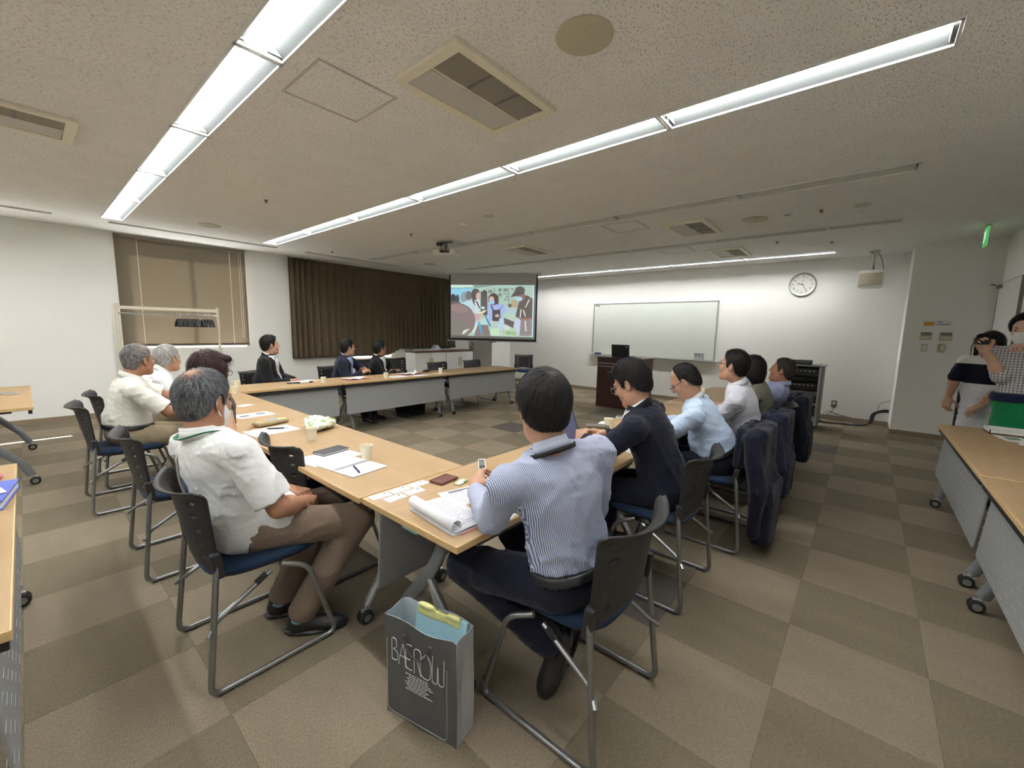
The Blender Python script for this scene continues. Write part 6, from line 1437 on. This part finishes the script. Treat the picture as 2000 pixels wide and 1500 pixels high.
sheet(3.62, 5.33, 4, 0.297, 0.21, 'white sheet beside the cup on the window-side table', 0); sheet(3.98, 5.27, -2, 0.297, 0.16, 'white sheet in front of the curtain-side booklet', 0); sheet(4.36, 5.28, 2, 0.21, 0.15, 'beige sheet by the black case', 0, m='cream_plastic')
t = sheet(2.36, 5.62, 10, 0.26, 0.19, 'white papers with a red edge before the black-suited man', 0, n=6); MB().box((-0.03, 0.09, 0.006), (0.18, 0.02, 0.003)).build('red_edge', 'pink_paper', t)
t = empty('smartphone', (2.18, 5.50, Z0), R_(80)); MB().box((0, 0, 0.006), (0.075, 0.15, 0.011), None, 0.003).build('case', 'black_plastic', t); MB().box((0, 0, 0.0118), (0.066, 0.14, 0.001)).build('display', 'lens_glass', t); tag(t, 'black smartphone before the black-suited man', 'smartphone')
t = empty('key_holder', (2.38, 5.45, Z0), R_(40)); MB().box((0, 0, 0.010), (0.05, 0.03, 0.02), None, 0.006).build('pouch', 'leather_black', t); MB().tube([(0.03, 0.012*math.cos(a), 0.012+0.01*math.sin(a)) for a in np.linspace(0, 6.28, 10)], 0.0015, 5).build('ring', 'chrome', t); tag(t, 'small black key holder beside white papers', 'key holder')
t = empty('glasses_case', (4.36, 5.60, Z0), R_(-5)); F = Field((-0.09, -0.04, 0), (0.09, 0.04, 0.06), 0.004); F.ell((0, 0, 0.022), (0.075, 0.032, 0.022), 0).clip(lambda P: 0.002-P[..., 2]); V, Q = F.mesh(); link('shell', np_mesh('shell', V, Q), 'leather_black', t); MB().tube([(-0.072, 0, 0.022), (0, -0.033, 0.022), (0.072, 0, 0.022)], 0.0015, 6).build('seam', 'ink', t); tag(t, 'black rounded case on the window-side table', 'case')
# spare tables
t = empty('smartphone', (-0.14, 6.40, Z0), R_(10)); MB().box((0, 0, 0.006), (0.10, 0.17, 0.011), None, 0.003).build('case', 'alu', t); MB().box((0, 0, 0.0118), (0.07, 0.12, 0.001)).build('display', 'lcd_grey', t); tag(t, 'silver device on the spare side table by the window', 'device')
t = empty('ring_file', (-0.20, 2.64, Z0), R_(-8)); MB().box((0, 0, 0.003), (0.23, 0.31, 0.005), None, 0.001).box((0, 0, 0.035), (0.23, 0.31, 0.005), None, 0.001).box((-0.112, 0, 0.019), (0.005, 0.31, 0.036)).build('cover', 'blue_file', t); MB().box((0.01, 0, 0.019), (0.20, 0.295, 0.026)).build('pages', 'paper', t); tag(t, 'blue ring file full of papers on the spare side table', 'file')
sheet(-0.23, 2.70, 12, 0.21, 0.297, 'loose white papers lying on the blue file', 0, z=Z0+0.040, n=3)
t = empty('red_pouch', (-0.17, 2.98, Z0)); F = Field((-0.08, -0.05, 0), (0.08, 0.05, 0.04), 0.005); F.rbox((0, 0, 0.012), (0.045, 0.02, 0.003), 0.008, 0).wrinkle(0.002, 70, 8); V, Q = F.mesh(); link('bag', np_mesh('bag', V, Q), 'pink_paper', t); MB().box((0, 0, 0.0225), (0.08, 0.004, 0.002)).build('zip', 'chrome', t); tag(t, 'small salmon-coloured pouch behind the blue file', 'pouch')
t = empty('white_tray', (5.00, -0.97, Z0), 0); MB().box((0, 0, 0.004), (0.24, 0.34, 0.006)).box((0.117, 0, 0.016), (0.006, 0.34, 0.03)).box((-0.117, 0, 0.016), (0.006, 0.34, 0.03)).box((0, 0.167, 0.016), (0.24, 0.006, 0.03)).box((0, -0.167, 0.016), (0.24, 0.006, 0.03)).build('tray', 'white_plastic', t); tag(t, 'shallow white tray on the aisle table before the green skirt', 'tray')
for k, (x, y, r, lb) in enumerate(((4.72, -0.90, 10, 'white leaflet with a green picture on the aisle table'), (4.60, -0.98, -12, 'pale papers overlapping on the aisle table'), (4.10, -0.98, 4, 'folded leaflet farther along the aisle table'))):
    t = sheet(x, y, r, 0.21, 0.15, lb, 0, n=2+k)
    if k == 0: MB().box((0.02, 0, 0.0022), (0.10, 0.08, 0.0003)).build('picture', 'leaf_green', t)
# camera held by the standing woman
t = empty('compact_camera', (5.292, -0.735, 1.425), R_(18)); MB().box((0, 0, 0), (0.026, 0.095, 0.055), None, 0.004).build('case', 'leather_black', t); MB().lathe([(0.018, -0.013), (0.018, -0.022), (0.012, -0.024), (0, -0.0225)], (0, 0.01, 0), 18, 'x').build('lens', 'lens_glass', t, True); MB().tube(fillet([(0, 0.045, -0.01), (0.01, 0.05, -0.06), (0.015, 0.045, -0.14), (0.02, 0.05, -0.06), (0.0, 0.045, 0.0)], 0.02), 0.003, 6).build('wrist_strap', 'ink_soft', t); tag(t, 'compact camera with a strap raised by the standing woman', 'camera')

# ---------------------------------------------------------------- paper shopping bag
def shopping_bag():
    A, B = np.array([0.775, 1.245]), np.array([0.855, 0.895]); u = (B-A)/np.linalg.norm(B-A); ang = math.atan2(u[1], u[0]); w = 0.318; d = 0.105; h = 0.40
    t = empty('paper_bag', (float(A[0]+u[0]*w/2), float(A[1]+u[1]*w/2), 0), ang)      # x along the front face, +y inward (away from the camera)
    def wallpts(nz=10, nx=16):
        v = []; f = []; ring = []
        n1 = nx; per = []
        for k in range(n1): per.append(('f', k/n1))
        for k in range(6): per.append(('r', k/6))
        for k in range(n1): per.append(('b', k/n1))
        for k in range(6): per.append(('l', k/6))
        for j in range(nz+1):
            z = j/nz
            for s, q in per:
                pin = 0.030*math.sin(math.pi*min(1, z*1.1))*(1-abs(2*q-1)) if s in 'rl' else 0; bul = 0.010*math.sin(math.pi*q)*z if s in 'fb' else 0
                x, y = {'f': (-w/2+w*q, -bul), 'r': (w/2-pin*(0.55 if z < 0.95 else -0.15), d*q), 'b': (w/2-w*q, d+bul), 'l': (-w/2+pin*0.4, d-d*q)}[s]
                v.append((x, y-0.02*z*0+0.004*math.sin(9*q+5*z), h*z+0.004*math.sin(7*q)*(z > 0.9)))
        m = len(per)
        for j in range(nz):
            for i in range(m): f.append((j*m+i, j*m+(i+1) % m, (j+1)*m+(i+1) % m, (j+1)*m+i))
        f.append(tuple(range(m-1, -1, -1))); return v, f
    v, f = wallpts(); me = from_py('bag_wall', v, f); o = link('bag_wall', me, None, t); me.materials.append(MATS['bag_grey']); me.materials.append(MATS['bag_inside']); me.materials.append(MATS['bag_side']); me.materials.append(MATS['bag_inside'])
    for p in me.polygons:
        if abs(p.normal.x) > 0.7: p.material_index = 2
    md = o.modifiers.new('thick', 'SOLIDIFY'); md.thickness = 0.0015; md.offset = -1; md.material_offset = 1; md.material_offset_rim = 1
    # lettering: thin looping strokes on the front
    def stroke(nm, pts, r=0.0013, fl=0.02): MB().tube(fillet([(x, -0.0145, z) for x, z in pts], fl, 5), r, 6).build(nm, 'bag_print', t, True)
    zc = 0.285
    L = [[(-0.115, zc-0.04), (-0.115, zc+0.045), (-0.095, zc+0.045), (-0.092, zc+0.01), (-0.112, zc+0.002), (-0.086, zc-0.005), (-0.088, zc-0.040), (-0.115, zc-0.04)],
         [(-0.085, zc-0.05), (-0.062, zc+0.045), (-0.050, zc-0.05)], [(-0.078, zc-0.012), (-0.030, zc-0.012)], [(-0.022, zc+0.045), (-0.050, zc+0.045), (-0.050, zc-0.05), (-0.022, zc-0.05)],
         [(-0.012, zc-0.055), (-0.012, zc+0.042), (0.018, zc+0.042), (0.018, zc+0.002), (-0.012, zc+0.002)], [(0.0, zc), (0.018, zc-0.055)],
         [(0.045, zc+0.04), (0.014, zc+0.01), (0.016, zc-0.055), (0.055, zc-0.06), (0.066, zc+0.0), (0.045, zc+0.04)],
         [(0.070, zc+0.045), (0.066, zc-0.055), (0.088, zc-0.058), (0.092, zc+0.02), (0.094, zc-0.055), (0.116, zc-0.055), (0.118, zc+0.045)]]
    for s in L: stroke('lettering', s)
    mb = MB(); g = random.Random(3)
    for r in range(8):
        x = -0.045+g.uniform(-0.015, 0.005); e = 0.045+g.uniform(-0.02, 0.02)
        while x < e: q = g.uniform(0.006, 0.016); mb.box((x+q/2, -0.0105, zc-0.075-r*0.0085), (q, 0.001, 0.003)); x += q+0.003
    mb.build('small_print', 'bag_print', t)['kind'] = 'stuff'
    stroke('border_line', [(-w/2+0.02, h-0.08), (-w/2+0.02, 0.03), (w/2-0.03, 0.03), (w/2-0.03, h-0.10)], 0.0006)
    for sgn in (-1, 1): MB().lathe([(0.003, -0.013), (0.0065, -0.0125), (0.0065, -0.010)], (sgn*0.058, 0, h-0.045), 12, 'y', False).build('eyelet', 'chrome', t)
    MB().tube(fillet([(-0.058, -0.012, h-0.045), (-0.040, -0.020, h-0.095), (0.0, -0.022, h-0.112), (0.040, -0.020, h-0.095), (0.058, -0.012, h-0.045)], 0.03), 0.003, 8).build('handle_cord', 'ink', t, True)
    MB().tube(fillet([(-0.058, d, h-0.045), (-0.02, d+0.015, h-0.11), (0.058, d, h-0.045)], 0.03), 0.003, 8).build('handle_cord', 'ink', t, True)
    tag(t, 'dark grey paper shopping bag with thin white lettering on the floor', 'paper bag')
    c = empty('blue_envelope', t.location, ang); MB().box((0.030, d*0.60, 0.215), (0.225, 0.010, 0.395), Matrix.Rotation(R_(-8), 3, 'X'), 0.003).build('envelope', 'pale_blue', c)
    tag(c, 'pale blue envelope packet standing in the paper bag', 'envelope')
    c = empty('yellow_wrapper', t.location, ang); F = Field((-0.10, -0.03, -0.03), (0.16, 0.16, 0.12), 0.005); F.rbox((0.02, 0.084, 0.0), (0.09, 0.003, 0.014), 0.005, 0).ell((-0.03, 0.078, 0.026), (0.04, 0.012, 0.012), 0.01).ell((0.09, 0.078, 0.022), (0.03, 0.010, 0.010), 0.01).wrinkle(0.005, 70, 6); V, Q = F.mesh(); o = link('film', np_mesh('film', V+np.array([0, 0, 0.398]), Q), 'yellow_film', c); tag(c, 'crumpled pale yellow wrapper sticking out of the paper bag', 'wrapper')
mat('bag_grey', srgb(82, 83, 84), 0.5, 0, 0.06, 30); mat('bag_side', srgb(164, 165, 167), 0.4, 0, 0.05, 20); mat('bag_inside', srgb(186, 198, 206), 0.7, 0, 0.03); mat('bag_print', srgb(214, 216, 216), 0.5); mat('pale_blue', srgb(172, 214, 228), 0.55, 0, 0.04, 12, 0.2); mat('yellow_film', srgb(226, 224, 150), 0.35, 0, 0.12, 40)
shopping_bag()

# ---------------------------------------------------------------- jackets hung on chair backs, bag under the window-side table
def draped_jacket(cx, cy, label, m, zb=0.14, seed=1, back=0.0):
    t = empty('suit_jacket', (cx, cy, 0)); F = Field((-0.34, -0.48, zb-0.06), (0.34, 0.02, 0.92), 0.010)
    F.rbox((0, -0.300, 0.60), (0.185, 0.020, 0.215), 0.030, 0.0).rbox((0.0, -0.195, 0.70), (0.19, 0.006, 0.115), 0.024, 0.03).cone((-0.20, -0.265, 0.795), (0.20, -0.265, 0.795), 0.040, 0.040, 0.04)
    F.rbox((0, -0.330-back, (zb+0.45)/2), (0.165, 0.025, (0.45-zb)/2), 0.030, 0.06)
    for s in (-1, 1): F.cone((s*0.215, -0.262, 0.775), (s*0.235, -0.325, 0.45), 0.050, 0.048, 0.03).cone((s*0.235, -0.325, 0.45), (s*0.205, -0.315, zb+0.06), 0.048, 0.040, 0.02)
    F.wrinkle(0.010, 26, seed, (1, 0.8, 0.30)); F.wrinkle(0.004, 50, seed+2); V, Q = F.mesh(); link('cloth', np_mesh('cloth', V, Q), m, t)
    v, f = band(0.10, 0.055, 0.03, 0.0, 60); link('collar', from_py('collar', [(p[0], p[1]-0.245, p[2]+0.818) for p in v], f), m, t, True); tag(t, label, 'jacket')
draped_jacket(3.17, 0.76, 'navy jacket draped low over the light-blue-shirted man\'s chair', 'suit_navy', 0.10, 1, 0.02)
draped_jacket(3.85, 0.74, 'navy jacket on the upright pale-shirted man\'s chair back', 'suit_indigo', 0.22, 4)
draped_jacket(5.10, 0.72, 'navy jacket on the chair back of the man with folded arms', 'suit_navy', 0.22, 8)
t = empty('black_bag', (4.12, 5.66, 0), R_(5)); F = Field((-0.24, -0.14, 0), (0.24, 0.14, 0.24), 0.009); F.rbox((0, 0, 0.085), (0.16, 0.07, 0.05), 0.035, 0).rbox((-0.03, -0.06, 0.05), (0.10, 0.03, 0.02), 0.025, 0.03).wrinkle(0.010, 30, 5); F.clip(lambda P: 0.002-P[..., 2]); V, Q = F.mesh(); link('bag_body', np_mesh('bag_body', V, Q), 'bag_black', t); MB().tube(fillet([(-0.08, 0, 0.16), (-0.06, 0.02, 0.23), (0.06, 0.02, 0.23), (0.08, 0, 0.16)], 0.05), 0.008, 8).build('handle', 'bag_black', t, True); tag(t, 'black soft bag on the floor under the window-side table', 'bag')
t = empty('black_bag', (2.02, 0.98, 0), R_(15)); F = Field((-0.20, -0.12, 0), (0.20, 0.12, 0.34), 0.009); F.rbox((0, 0, 0.15), (0.13, 0.045, 0.11), 0.03, 0).wrinkle(0.005, 34, 2); F.clip(lambda P: 0.002-P[..., 2]); V, Q = F.mesh(); link('bag_body', np_mesh('bag_body', V, Q), 'leather_black', t); MB().tube(fillet([(-0.06, 0, 0.27), (-0.05, 0, 0.33), (0.05, 0, 0.33), (0.06, 0, 0.27)], 0.04), 0.007, 8).build('handle', 'leather_black', t, True); tag(t, 'black briefcase on the floor beside the navy-suited man\'s feet', 'briefcase')
